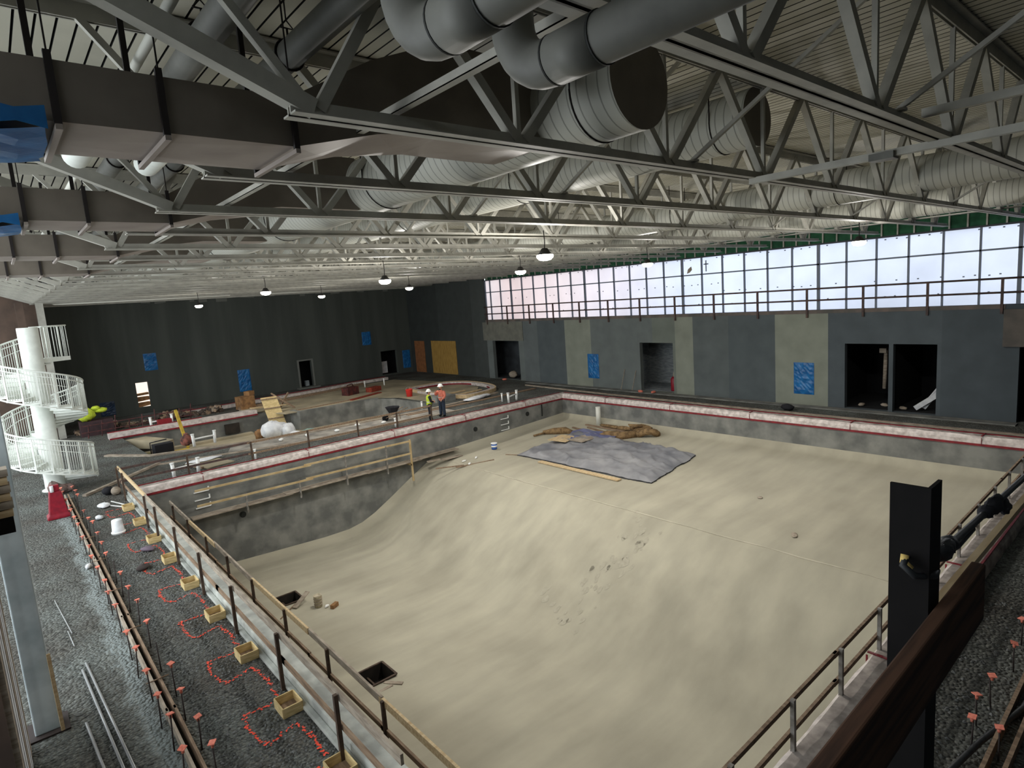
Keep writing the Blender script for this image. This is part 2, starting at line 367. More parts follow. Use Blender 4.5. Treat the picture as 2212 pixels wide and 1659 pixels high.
room('wall_store_7',XC+.31,XC+3,-.7,5.4,3.4,m_black,'-x')
mb=MB(); mb.span(XC+1.6,XC+1.75,20.6,22.35,0,3.3); struct('wall_block',mb,m_block)
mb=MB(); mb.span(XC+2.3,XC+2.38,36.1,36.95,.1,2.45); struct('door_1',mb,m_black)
mb=MB(); mb.span(XC+2.32,XC+2.36,36.95,37.1,.1,2.5); struct('trim_2',mb,m_block)
# room behind the far left doorway; emission stands in for its light, lumber inside
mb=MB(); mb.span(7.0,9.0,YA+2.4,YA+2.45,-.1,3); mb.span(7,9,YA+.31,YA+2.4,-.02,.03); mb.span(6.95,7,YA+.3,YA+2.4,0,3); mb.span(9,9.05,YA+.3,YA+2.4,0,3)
struct('wall_office',mb,M('glowing_wall',srgb(226,216,206),None,emit=(1,.93,.86,1),estr=.32))
# mezzanine soffit / brown partition at the far left, with columns
mb=MB(); mb.span(-8,2.6,46,46.2,0,9.85); struct('wall_alcove',mb,m_brown)
mb=MB(); mb.span(1.5,2.7,YA,YA+.3,0,9.85); mb.span(2.6,2.7,46,YA,0,9.85); struct('wall_return',mb,m_brown)
for i,(cx,cy) in enumerate(((1.55,44.8),(2.5,45.2))):
    mb=MB(); mb.span(cx-.18,cx+.18,cy-.18,cy+.18,0,8.2)
    one('support_column',mb,m_steel if i else m_brown,('slim grey steel column at the far left, nearer the dark wall','brown steel column at the far left behind the stair tower')[1-i],'column')
mb=MB(); mb.span(-6.1,-5.9,-1.4,6.5,0,9.85); struct('wall_left_blocker',mb,m_dark)  # unseen wall piece, added to cut light on the near ceiling
# unseen wall behind the viewer, put in to keep the foreground post dark
mb=MB(); mb.span(-6,33.5,-1.6,-1.4,0,9.8); struct('wall_back_blocker',mb,m_dark)

# roof deck: flat pans with recessed dark grooves running along y
mb=MB(); xx=-2.2; ya,yb=-1.4,YA+.3
while xx<31.5:
    z=DECK
    mb.cur=0; mb.add([(xx,ya,z),(xx+.155,ya,z),(xx+.155,yb,z),(xx,yb,z)],[(0,1,2,3)])
    mb.cur=1; mb.add([(xx+.155,ya,z),(xx+.155,ya,z+.05),(xx+.155,yb,z+.05),(xx+.155,yb,z),(xx+.18,ya,z),(xx+.18,ya,z+.05),(xx+.18,yb,z+.05),(xx+.18,yb,z)],[(0,1,2,3),(1,5,6,2),(5,4,7,6)])
    xx+=.18
mb.cur=0; mb.span(-2.2,31.6,ya,yb,DECK+.06,DECK+.12)
struct('ceiling',mb,[m_deck,m_groove])
# edge soffit along the far wall
mb=MB(); mb.span(2.7,XC,YA-1.6,YA,8.05,8.75); mb.span(2.7,XC,YA-1.7,YA-1.6,8.0,8.8); struct('trim_3',mb,m_steel)
# ragged plaster line at wall head
mb=MB()
xx=9.0
while xx<29:
    w=random.uniform(.3,1.1); h=random.uniform(.05,.28); mb.box(xx,YA-.03,8.0-h/2+.05,w,.03,h,ry=random.uniform(-.1,.1)); xx+=w+random.uniform(.2,2.6)
struct('trim_4',mb,M('plaster_smear',srgb(104,106,100),None,rough=.9))

# ------------------------------------------------------------------ window band with plastic film
WX=31.15; win=bpy.data.objects.new('window_1',None); COL.objects.link(win); win.location=(WX,19.6,4.76); win['kind']='structure'
YS=[39.25]+[38.62-1.2835*k for k in range(31)]
for k in range(len(YS)-1):
    mb=MB(); a=YS[k+1]; b_=YS[k]
    mb.add([(WX+.08,a,4.76),(WX+.08,b_,4.76),(WX+.08,b_,7.95),(WX+.08,a,7.95)],[(0,1,2,3)])
    mb.build('pane',m_film,win)
for k,y in enumerate(YS):
    w=.13 if (k%6==3) else .07
    mb=MB(); mb.span(WX-.04,WX+.06,y-w/2,y+w/2,4.76,7.97); mb.build('mullion',m_mull,win)
mb=MB(); mb.span(WX-.04,WX+.06,YS[-1],39.3,6.965,7.035); mb.span(WX-.02,WX+.06,YS[-1],39.3,5.80,5.86); mb.build('transom',m_mull,win)
mb=MB(); mb.span(WX-.08,WX+.1,YS[-1],39.3,7.93,8.0); mb.span(WX-.05,WX+.1,YS[-1],39.3,4.70,4.79); mb.build('window_frame',M('dark_frame',srgb(66,68,74),None),win)
mb=MB()
for y in [39-.42*i for i in range(92)]:
    for z in (6.42,5.28,7.86):
        if random.random()<(.62 if y<32 else .3): mb.box(WX+.05,y+random.uniform(-.05,.05),z+random.uniform(-.03,.03)-(.0 if y>18 else (z==6.42)*.42),.02,.07,.05)
mb.build('film_fastener',M('grey_patch',srgb(120,126,138),None),win)
# tape cross and a torn scrap hanging on the film
mb=MB(); mb.box(WX-.06,19.05,7.45,.02,.06,.62); mb.box(WX-.06,19.05,7.55,.02,.3,.06)
one('tape_cross',mb,m_mull,'small dark cross of tape on the window film near its middle','tape mark')
mb=MB(); mb.add([(WX-.06,20.0,7.5),(WX-.06,20.22,7.35),(WX-.06,20.3,7.1),(WX-.06,20.1,7.15),(WX-.06,19.95,7.3)],[(0,1,2,3,4)])
one('paper_scrap',mb,m_lumg,'torn pale scrap hanging on the window film beside the tape cross','scrap')
# green sheathing above the window with light studs
mb=MB(); mb.span(WX+.1,WX+.2,-1,39.3,8.0,9.75); struct('wall_clerestory',mb,m_green)
mb=MB()
for y in [39-.64*i for i in range(62)]: mb.span(WX+.02,WX+.1,y-.03,y+.03,8.0,9.7)
struct('trim_5',mb,m_steel)
# rusty stain plaster lip on the wall head
mb=MB(); mb.span(XC-.03,XC+.02,5.6,39.2,4.62,4.79); struct('trim_6',mb,M('rusty_lip',srgb(112,100,94),srgb(88,86,82),1.5,.9))
mb=MB(); mb.span(XC-.15,XC-.01,-1,5.62,3.1,4.6); one('plywood_bulkhead',mb,M('brown_board',srgb(98,92,86),srgb(84,80,76),2,.9),'brownish boarded bulkhead above the opening at the right end of window wall','bulkhead')
# balcony railing
g=thing('balcony_railing','dark steel two-rail guardrail standing in front of the long window band','railing',(XC-.06,20,4.4))
for k in range(16):
    y=38.9-2.553*k
    mb=MB(); mb.span(XC-.1,XC-.02,y-.045,y+.045,4.42,5.85); mb.build('post',m_rail,g)
for z in (5.83,5.27):
    mb=MB(); mb.tube([(XC-.06,39.2,z),(XC-.06,-1.2,z)],.042,8); mb.build('rail',m_rail,g)
# beige patch + plywood infill panels + blue sheets on the walls
mb=MB(); mb.span(XC-.04,XC-.005,34.7,39.6,3.12,4.6); one('plaster_patch',mb,M('beige_patch',srgb(116,116,106),srgb(104,104,96),2,.9),'square beige plaster patch over the doorway nearest the corner','plaster patch')
mb=MB(); mb.span(XC-.05,XC-.01,48.75,50.45,.03,3.0); one('plywood_sheet',mb,m_osb2,'narrow orange-brown plywood sheet closing the opening next to the corner','plywood panel')
mb=MB(); mb.span(XC-.05,XC-.01,43.65,47.55,.05,3.03); one('plywood_sheet',mb,m_osb,'wide yellow plywood sheet closing the opening left of the window wall','plywood panel')
BL=[('y',8.3,9.15,3.07,4.32,'blue plastic sheet taped high above the bright doorway'),
    ('y',14.65,15.6,.5,2.27,'blue plastic sheet on the far wall between bright doorway and black doorway'),
    ('y',25.8,26.7,3.08,4.3,'blue plastic square taped high on the far wall near the corner'),
    ('y',29.85,30.7,.45,2.17,'blue plastic sheet beside the corner doorway and orange plywood'),
    ('y',5.2,6.1,.2,1.2,'dim blue plastic sheet low on the far wall beside the stair tower'),
    ('x',27.2,28.2,.6,2.27,'narrow blue plastic sheet on window wall between two doorways'),
    ('x',13.05,14.06,.55,2.17,'shiny blue plastic sheet on window wall left of the double doorway')]
for ax,a,b_,z0,z1,lab in BL:
    mb=MB(); nu,nv=10,14; vs=[]; fs=[]
    for i in range(nu+1):
        for j in range(nv+1):
            u=a+(b_-a)*i/nu; z=z0+(z1-z0)*j/nv
            if 0<i<nu and 0<j<nv: u+=random.uniform(-.02,.02); d=random.uniform(.02,.06)
            else: d=.02
            vs.append((u,YA-d,z) if ax=='y' else (XC-d,u,z))
    for i in range(nu):
        for j in range(nv):
            o=i*(nv+1)+j; fs.append((o,o+1,o+nv+2,o+nv+1))
    mb.add(vs,fs); one('blue_sheet',mb,m_blued if 'dim' in lab else m_blue,lab,'plastic sheet','blue plastic sheets on the walls')

# ------------------------------------------------------------------ roof trusses
TY0,TDY=2.45,2.56; NT=18; ZB,ZT=8.08,9.58
def make_truss(y):
    t=thing('roof_truss','painted grey steel roof truss, first in the row counted from the viewer','roof truss',(2.1,y,ZB),'parallel roof trusses')
    mb=MB()
    for s in (-1,1):
        mb.span(2.1,30.5,y+s*.016,y+s*.125,ZB,ZB+.016); mb.span(2.1,30.5,y+s*.016,y+s*.034,ZB,ZB+.125)
    mb.build('bottom_chord',m_steel,t)
    mb=MB()
    for s in (-1,1):
        mb.span(-1.4,31.1,y+s*.016,y+s*.13,ZT+.10,ZT+.12); mb.span(-1.4,31.1,y+s*.016,y+s*.036,ZT-.06,ZT+.12)
    mb.build('top_chord',m_steel,t)
    zb=ZB+.07; zt=ZT
    for k in range(10):
        xb=4.6+2.7*k
        mb=MB(); mb.bar((xb-.06,y,zb),(xb-1.33,y,zt),.10,.105,(0,1,0)); mb.build('web_member',m_steel,t)
        mb=MB(); mb.bar((xb+.06,y,zb),(xb+1.33,y,zt),.10,.105,(0,1,0)); mb.build('web_member',m_steel,t)
        mb=MB(); mb.bar((xb,y+.02,zb),(xb,y+.02,zt),.055,.055); mb.build('web_strut',m_steel,t)
    mb=MB(); mb.bar((2.3,y,zb),(-1.2,y,ZT-.02),.15,.14,(0,1,0)); mb.build('end_diagonal',m_steel,t)
    mb=MB(); mb.bar((2.25,y,zb+.05),(1.1,y,zt),.07,.07,(0,1,0)); mb.build('web_strut',m_steel,t)
    mb=MB(); mb.bar((2.35,y,zb),(3.25,y,zt),.10,.09,(0,1,0)); mb.build('web_member',m_steel,t)
    for xk in (7.85,20.6):
        mb=MB(); mb.bar((xk,y-.03,ZB+.14),(xk,y-TDY+.1,ZT+.02),.05,.05); mb.box(xk,y-.03,ZB+.13,.12,.14,.03)
        mb.build('knee_brace',m_steel,t)
    return t
tr0=make_truss(TY0)
for i in range(1,NT): dup(tr0,(2.1,TY0+TDY*i,ZB),'painted grey steel roof truss, %s in the row counted from the viewer'%ORD[i])

# bridging that runs across the trusses
def angle_y(x,y0,y1,z,w,name,label,mat=m_steel):
    mb=MB(); mb.span(x-w/2,x+w/2,y0,y1,z,z+.012); mb.span(x-w/2,x-w/2+.012,y0,y1,z,z+w); return one(name,mb,mat,label,'bridging')
angle_y(3.1,1.5,48,8.22,.075,'bridging_angle','long light steel angle laid across the truss chords near their left ends')
angle_y(26.2,1.5,48,8.22,.06,'bridging_angle','long light steel angle laid across the truss chords near the windows')
g=thing('slotted_channel','double slotted steel channel hung under the two nearest trusses','channel',(9.5,2,8.0))
mb=MB(); mb.span(9.46,9.495,-1.2,5.0,7.995,8.05); mb.span(9.525,9.56,-1.2,5.0,7.995,8.05); mb.span(9.46,9.56,-1.2,5.0,8.05,8.09); mb.build('channel_body',m_steel,g)
mb=MB(); mb.span(9.4,9.62,2.95,3.25,7.97,8.06); mb.build('splice_plate',m_pipe,g)
mb=MB(); mb.bar((8.6,2.4,8.27),(8.6,-1.2,8.27),.09,.09); one('strut_tube',mb,m_steel,'square steel strut running from the nearest truss out over the viewer','bridging')

# ------------------------------------------------------------------ ducts and pipes overhead
def cyl_y(mb,x,z,r,y0,y1,n=40,seg=1):
    mb.tube([(x,y0+(y1-y0)*i/seg,z) for i in range(seg+1)],r,n,cap=False)
def spiral(x,z,r,y0,y1,label):
    t=thing('spiral_duct',label,'duct',(x,y0,z-r),'round spiral ducts threaded through the trusses')
    mb=MB(); cyl_y(mb,x,z,r,y0,y1); mb.build('duct_body',m_spir,t)
    mb=MB(); n=40; mb.add([(x+r*math.cos(2*PI*k/n),y0,z+r*math.sin(2*PI*k/n)) for k in range(n)],[tuple(range(n))]); mb.build('end_cap',m_rect,t)
    for yy in [y0+.6+5.12*k for k in range(int((y1-y0)/5.12))]:
        mb=MB()
        for s in (-1,1): mb.tube([(x+s*r,yy,z),(x+s*r,yy,DECK)],.012,6)
        mb.tube([(x+(r+.005)*math.cos(a),yy,z+(r+.005)*math.sin(a)) for a in [PI+PI*i/16 for i in range(17)]],.012,5)
        mb.build('duct_hanger',m_hang,t)
    return t
spiral(6.0,8.82,.53,4.45,47,'largest round spiral duct, left of the others, capped end near the viewer')
spiral(10.0,9.12,.46,5.12,47,'second round spiral duct from the left, capped end beside the nearest truss')
spiral(18.0,8.78,.44,1.2,47,'third round spiral duct from the left, over the middle of the pool')
spiral(25.6,8.72,.44,1.2,47,'round spiral duct nearest the window wall')
def drop_pipe(x,label,ye,zlo=7.86,zhi=9.12,r=.137):
    t=thing('offset_pipe',label,'pipe',(x,ye,zlo),'thick grey offset pipes overhead')
    pts=[(x,-1.2,zlo),(x,ye-.32,zlo)]+[(x,ye-.32+.32*math.sin(a),zlo+.32*(1-math.cos(a))) for a in [PI/2*i/7 for i in range(1,8)]]
    pts+=[(x,ye,zhi-.3)]+[(x,ye+.3*(1-math.cos(a)),zhi-.3+.3*math.sin(a)) for a in [PI/2*i/7 for i in range(1,8)]]+[(x,47,zhi)]
    mb=MB(); mb.tube(pts,r,28); mb.build('pipe_run',m_pipe,t)
    for yy in (ye-.36,ye-.72):
        mb=MB(); mb.tube([(x,yy-.006,zlo),(x,yy+.006,zlo)],r+.007,28,smooth=False); mb.build('pipe_joint',m_coup,t)
    mb=MB(); mb.tube([(x,ye-.71,zlo),(x,ye-.37,zlo)],r+.005,28); mb.build('pipe_coupling',m_pipe,t)
    for yy in [6.4+5.12*k for k in range(8)]:
        mb=MB(); mb.tube([(x+(r+.012)*math.cos(a),yy,zhi+(r+.012)*math.sin(a)) for a in [2*PI*i/20 for i in range(21)]],.012,5)
        mb.tube([(x,yy,zhi+r),(x,yy,zhi+r+.12)],.012,5); mb.tube([(x-.07,yy,zhi+r+.12),(x,yy,zhi+r+.2),(x+.07,yy,zhi+r+.12),(x-.07,yy,zhi+r+.12)],.01,5); mb.tube([(x,yy,zhi+r+.2),(x,yy,DECK)],.008,5)
        mb.build('pipe_hanger',m_hang,t)
    mb=MB(); mb.span(x-.02,x+.02,ye-.85,ye-.80,zlo,9.5); mb.build('hanger_strap',m_pipe,t)
    return t
drop_pipe(2.76,'thick grey pipe overhead with an elbow, the one further right',3.0)
drop_pipe(1.95,'thick grey pipe overhead with an elbow, the one further left',2.95)
mb=MB(); mb.tube([(1.62,-1,9.25),(1.62,47,9.25)],.05,12); one('sprinkler_main',mb,m_wpipe,'thin pale pipe running beside the thick overhead pipes','pipe')
mb=MB(); mb.tube([(3.1,46.2,8.95),(3.1,46.2,8.2),(3.3,46.2,8.05),(13.4,46.2,8.05),(13.4,46.2,8.3),(16,46.2,8.3),(16,46.2,8.05),(30.6,46.2,8.05)],.055,10)
for xx in (9,20,25): mb.tube([(xx,46.2,8.05),(xx,46.2,8.5)],.04,8)
one('sprinkler_pipe',mb,m_wpipe,'white sprinkler pipe with drops running along the far end of the roof','pipe')
# rectangular ducts with black trapeze hangers
RW=1.05
def rect_duct(y,label,first):
    t=thing('rectangular_duct',label,'duct',(1.2,y,8.02),'rectangular ducts entering from the left')
    z0,z1=8.03,8.47
    mb=MB()
    xs=[(-1.6,z0,z1),(2.42,z0,z1),(3.3,8.24,8.95),(4.2,8.35,9.3),(5.7,8.35,9.3)]
    yb=y+RW
    vs=[]
    for k,(x,a,c) in enumerate(xs):
        vs+=[(x,y,a),(x,yb,a),(x,yb,c),(x,y,c)]
    for k in range(len(xs)-1):
        o=4*k
        mb.cur=0; mb.add([vs[o+3],vs[o+0],vs[o+4],vs[o+7]],[(0,1,2,3)]); mb.add([vs[o+1],vs[o+2],vs[o+6],vs[o+5]],[(0,1,2,3)]); mb.add([vs[o+2],vs[o+3],vs[o+7],vs[o+6]],[(0,1,2,3)])
        mb.cur=1
        # cross-broken underside: a shallow pyramid
        a,b_,c,d=[Vector(vs[o+i]) for i in (0,1,5,4)]; m=(a+b_+c+d)/4-Vector((0,0,.025))
        mb.add([a,b_,c,d,m],[(0,1,4),(1,2,4),(2,3,4),(3,0,4)])
    mb.cur=0; mb.add([vs[0],vs[1],vs[2],vs[3]],[(0,1,2,3)]); mb.add([vs[-4],vs[-3],vs[-2],vs[-1]],[(0,1,2,3)])
    mb.build('duct_body',[m_rect,m_rectlo],t)
    for x in (-.4,.62,1.34,2.42):
        mb=MB(); mb.span(x-.025,x+.025,y-.05,y-.01,z0-.03,z1+.05); mb.span(x-.006,x+.006,y-.036,y-.024,z1,DECK); h=mb.build('duct_hanger',m_hang,t)
        mb=MB(); mb.span(x-.025,x+.025,yb+.01,yb+.05,z0-.03,DECK); mb.build('duct_hanger',m_hang,t)
        mb=MB(); mb.span(x-.022,x+.022,y-.06,yb+.06,z0-.07,z0-.03); mb.build('hanger_bar',m_rectlo,t)
    return t
rd=rect_duct(5.72,'brown-grey rectangular duct with black hangers at upper left, nearest the viewer',True)
for k,lab in ((1,'brown-grey rectangular duct at the left, second nearest, behind the third truss'),(2,'rectangular duct at the left edge, third from the viewer, light coloured'),(3,'rectangular duct at the left edge, fourth and farthest from the viewer')):
    dup(rd,(1.2,5.72+5.12*k,8.02),lab)
for k,lab in ((0,'blue plastic wrapped on the open end of the nearest rectangular duct'),(1,'blue plastic wrapped on the end of the second rectangular duct')):
    y=5.72+5.12*k; mb=MB(); nx,ny=8,6; vs=[]
    for i in range(nx+1):
        for j in range(ny+1):
            vs.append((-.9+1.45*i/nx+random.uniform(-.02,.02)*(0<i), y-.07+(RW+.1)*j/ny, 7.955-.03*math.sin(i*1.3)-.02*random.random()-.05*math.sin(PI*j/ny)))
    fs=[(i*(ny+1)+j,i*(ny+1)+j+1,(i+1)*(ny+1)+j+1,(i+1)*(ny+1)+j) for i in range(nx) for j in range(ny)]
    mb.add(vs,fs); n=len(vs)
    mb.add([(-.9+1.45*i/nx,y-.075+random.uniform(-.012,.0),8.0+.09*((i+z)%2)*.4+.13*z-.05) for z in (0,1) for i in range(nx+1)],[(i,i+1,nx+2+i,nx+1+i) for i in range(nx)])
    one('blue_wrap',mb,m_blue,lab,'plastic sheet')
# branch tubes between the rectangular ducts
for i,(x,y,lab) in enumerate(((1.15,8.0,'short white round duct stub left of its twin between the two ducts'),(1.95,8.2,'short white round duct stub right of its twin between the two ducts'))):
    t=thing('round_stub',lab,'duct',(x,y,8.4))
    mb=MB(); cyl_y(mb,x,8.62,.15,y-.6,y+1.4,20); mb.build('duct_body',m_white,t)
    mb=MB(); mb.tube([(x,y+.35,8.62),(x,y+.37,8.62)],.158,20); mb.build('duct_collar',m_rect,t)

# ------------------------------------------------------------------ hanging work lamps
LP=[(9.7,39.65,7.35,'hanging work lamp alone in front of the far wall at the left'),(16.34,37.3,7.45,'small hanging work lamp before the far wall, right of the unlit one'),
    (10.9,19.4,7.42,'bright hanging work lamp over the left half of the pool'),(18.35,30.0,7.45,'hanging work lamp between the pools, left of the window band'),
    (10.93,11.24,7.5,'bright hanging work lamp over the middle of the pool, largest in view'),(16.3,18.2,7.5,'weak hanging work lamp just left of the window top edge'),
    (20.5,15.2,7.45,'hanging work lamp touching the top edge of the window band'),(22.2,7.93,7.5,'hanging work lamp at the top edge of the window, farthest right'),
    (9.4,27.2,7.5,'unlit hanging work lamp with added dim light, over the deck between the pools')]
LAMP=1.35
POW=[300,240,620,560,700,300,420,420,120]  # last lamp is off in the hall; its light is added
for (x,y,z,lab),pw in zip(LP,POW):
    t=thing('work_lamp',lab,'lamp',(x,y,z-.1),'hanging work lamps')
    mb=MB(); mb.tube([(x,y,z+.14),(x+.02,y,z+.35),(x,y,8.1)],.014,6); mb.build('cord',m_lampb,t)
    mb=MB(); mb.lathe((x,y,z),[(.06,.16),(.09,.14),(.12,.08),(.2,0),(.19,-.005),(.1,.05)],16); mb.build('housing',m_lampb,t)
    mb=MB(); mb.lathe((x,y,z),[(.17,.03),(.215,-.02),(.21,-.07),(.15,-.13),(.06,-.15)],16); mb.build('lens',m_lens,t)
    for kind_,fr in (('POINT',.38),('SPOT',.62)):
        l=bpy.data.lights.new('lamp_light',kind_); l.energy=pw*LAMP*fr; l.shadow_soft_size=.18; l.color=(1,.965,.91)
        if kind_=='SPOT': l.spot_size=math.radians(160); l.spot_blend=.6
        o=bpy.data.objects.new('lamp_light',l); COL.objects.link(o); o.parent=t; o.location=(0,0,-.1)
# ------------------------------------------------------------------ the big pool
PROF=[(3.5,-3.82),(6,-3.95),(8,-4.05),(10.4,-4.16),(11.6,-4.15),(12.3,-4.02),(13.0,-3.74),(14,-3.2),(15,-2.62),(16,-2.08),(16.7,-1.72),(17.05,-1.62),(17.4,-1.58),(20,-1.47),(23,-1.32),(26.4,-1.16)]
def pz_floor(x):
    for (a,za),(b_,zb) in zip(PROF,PROF[1:]):
        if a<=x<=b_: return za+(zb-za)*(x-a)/(b_-a)
    return PROF[-1][1]
STAINS=[(16.37, 12.95), (16.14, 12.38), (15.59, 12.57), (15.19, 12.66), (14.74, 12.41), (14.3, 12.95), (14.04, 12.94), (13.41, 13.01), (12.63, 12.93), (13.06, 14.41)]
pool=thing('swimming_pool','large unfilled swimming pool under construction with sandy floor and grey walls','pool',(15,15,-4.15))
cove=lambda d: .3*max(0,1-d/.45)**2
ysm=[3.4,3.47,3.58,3.72,3.9]+[3.9+(25.9-3.9)*i/20 for i in range(1,21)]+[26.08,26.22,26.33,26.4]
xsm=sorted(set([p[0] for p in PROF]+[3.57,3.68,3.82,4.0,26.0,26.18,26.3]))
DR=[(6.55,7.35,21.5,22.3),(6.6,7.4,14.85,15.65)]
xsm=sorted(set(xsm+[v for d in DR for v in d[:2]])); ysm=sorted(set(ysm+[v for d in DR for v in d[2:]]))
vs=[(x,y,pz_floor(x)+max(cove(y-3.4),cove(26.4-y),cove(x-3.5),cove(26.4-x))) for x in xsm for y in ysm]
fs=[]; ny=len(ysm)
for i in range(len(xsm)-1):
    for j in range(ny-1):
        cx=(xsm[i]+xsm[i+1])/2; cy=(ysm[j]+ysm[j+1])/2
        if any(a<cx<b_ and c<cy<d for a,b_,c,d in DR): continue
        fs.append((i*ny+j,(i+1)*ny+j,(i+1)*ny+j+1,i*ny+j+1))
mb=MB(); mb.smooth=True; mb.add(vs,fs); mb.smooth=False
mb.build('basin_floor',m_sand,pool)
xl,xr,yl,yr=P1
mb=MB(); mb.span(xl,xr,yr,yr+.3,-4.4,0); mb.build('side_wall',m_pwall,pool)
mb=MB(); mb.span(xl,xr,yl-.3,yl,-4.4,0); mb.build('side_wall',m_pwall,pool)
mb=MB(); mb.span(xr,xr+.3,yl,yr,-2,0); mb.build('side_wall',m_pwall,pool)
mb=MB(); mb.span(xl-.3,xl,yl,yr,-4.4,0); mb.build('side_wall',m_pwall,pool)
# pale lip line on the slope break
mb=MB(); mb.strip([(17.0+random.uniform(-.04,.04),3.9+22*i/24) for i in range(25)],.06,pz_floor(17)-.02,pz_floor(17)+.01)
mb.build('break_line',M('pale_lip',srgb(190,183,164),srgb(168,162,144),1.5,.95),pool)
# scuffed footprints and damp patches on the slope
mb=MB()
for (x,y) in STAINS:
    for k in range(6):
        cx=x+random.gauss(0,.28); cy=y+random.gauss(0,.28); r=random.uniform(.04,.13); an=random.random()*6
        mb.add([(cx+r*1.5*math.cos(q*PI/4+an)*random.uniform(.6,1.2),cy+r*math.sin(q*PI/4+an)*random.uniform(.6,1.2),0) for q in range(8)],[tuple(range(8))])
mb.v=[(x,y,pz_floor(x)+.006) for x,y,z in mb.v]
o=mb.build('damp_scuffs',M('damp_sand',srgb(156,151,134),srgb(166,160,143),9,.95),pool); o['kind']='stuff'
# gutter rims: wrapped in plastic, red tape on the lower edge
GH=.33
def gutter(p,q,out):
    """p,q corner points on the inner line; out = outward unit vector"""
    p=Vector((p[0],p[1],0)); q=Vector((q[0],q[1],0)); o=Vector((out[0],out[1],0)); L=(q-p).length; d=(q-p).normalized(); n=int(L/.35)
    vs=[]; pr=[(0.0,.0),(-.015,.06),(-.01,GH*.6),(.02,GH-.05),(.08,GH),(.34,GH+.01),(.52,GH-.03),(.56,GH-.12),(.57,.02)]
    for i in range(n+1):
        for a,z in pr:
            vs.append(p+d*(L*i/n)+o*(a+random.uniform(-.012,.012))+Vector((0,0,z+random.uniform(-.014,.014))))
    m=len(pr); fs=[(i*m+k,(i+1)*m+k,(i+1)*m+k+1,i*m+k+1) for i in range(n) for k in range(m-1)]
    mb=MB()
    for k in range(m-1):
        mb.cur=0 if k<4 else 1
        mb.add([v for i in range(n+1) for v in (vs[i*m+k],vs[i*m+k+1])],[(2*i,2*i+2,2*i+3,2*i+1) for i in range(n)])
    mb.build('gutter_rim',[m_gwrap,m_gtop],pool)
    mb=MB()
    w=Vector((0,0,1))
    a=p-o*.02+w*.02; b_=q-o*.02+w*.02
    mb.bar(a,b_,.02,.085)
    a2=p+o*.50+w*(GH+.0); b2=q+o*.50+w*(GH+.0)
    mb.bar(a2,b2,.045,.03)
    k=2.2
    while k<L:
        c=p+d*k; mb.bar(c-o*.03+w*.02,c-o*.03+w*(GH-.04),.03,.012,d); mb.bar(c-o*.02+w*(GH+.02),c+o*.5+w*(GH+.02),.045,.02); k+=4.4
    mb.build('red_tape',m_red,pool)
gutter((xl,yr),(xr+.3,yr),(0,1)); gutter((xr,yl-.3),(xr,yr+.3),(1,0)); gutter((xl,yl),(xr,yl),(0,-1))
# left kerb: dusty stepped concrete
mb=MB(); mb.span(3.13,3.5,3.0,26.9,0,.2); mb.span(3.02,3.13,3.0,26.9,0,.07); mb.build('left_kerb',m_curb,pool,bevel=.02)
# ladder niches with white steps, wall inlets
for x in (5.55,21.6):
    for z in (-.35,-.68,-1.0):
        mb=MB(); w=.28
        mb.bar((x-w,yr-.03,z),(x+w,yr-.03,z),.05,.035); mb.bar((x+w,yr-.03,z),(x+w,yr-.03,z+.16),.05,.035); mb.build('ladder_step',m_pvc,pool)
for x,z in ((7.0,-1.75),(19.5,-.55),(23.4,-.4)):
    mb=MB(); mb.tube([(x,yr-.03,z),(x,yr+.02,z)],.13,16); mb.tube([(x,yr-.06,z),(x,yr-.03,z)],.08,12); mb.build('wall_inlet',m_coup,pool)
mb=MB(); mb.span(24.55,24.63,yr-.03,yr,-.75,-.05); mb.build('wall_slot',m_coup,pool)
# floor drains
for (a,b_,c,d),lab in zip(DR,('square open sump in the pool floor nearer the long far wall','square open sump in the pool floor nearer the viewer')):
    t=thing('floor_sump',lab,'floor drain',((a+b_)/2,(c+d)/2,-4.6),'floor sumps'); z=pz_floor(a)
    mb=MB(); mb.span(a,b_,c,d,z-.52,z-.48); mb.span(a-.04,a,c,d,z-.5,z-.0); mb.span(b_,b_+.04,c,d,z-.5,z-.005); mb.span(a,b_,c-.04,c,z-.5,z-.005); mb.span(a,b_,d,d+.04,z-.5,z-.005); mb.build('sump_box',m_hole,t)
    mb=MB()
    for q in ((a-.03,c-.03,b_+.03,c-.03),(a-.03,d+.03,b_+.03,d+.03),(a-.03,c-.03,a-.03,d+.03),(b_+.03,c-.03,b_+.03,d+.03)): mb.bar((q[0],q[1],z+.015),(q[2],q[3],z+.015),.06,.03)
    mb.bar((a+.3,c,z-.25),(a+.3,d,z-.25),.05,.05)
    mb.build('sump_frame',m_post,t)
mb=MB(); mb.bar((7.35,14.35,-4.0),(7.0,14.78,-4.0),.12,.03); mb.bar((7.1,14.5,-4.0),(6.2,14.45,-4.0),.1,.03); one('loose_board',mb,m_lumg,'short board lying beside the nearer sump','board')
mb=MB(); mb.bar((6.2,20.6,-3.95),(7.0,21.3,-3.95),.04,.03); one('thin_batten',mb,m_lumd,'thin batten lying next to the farther sump','board')

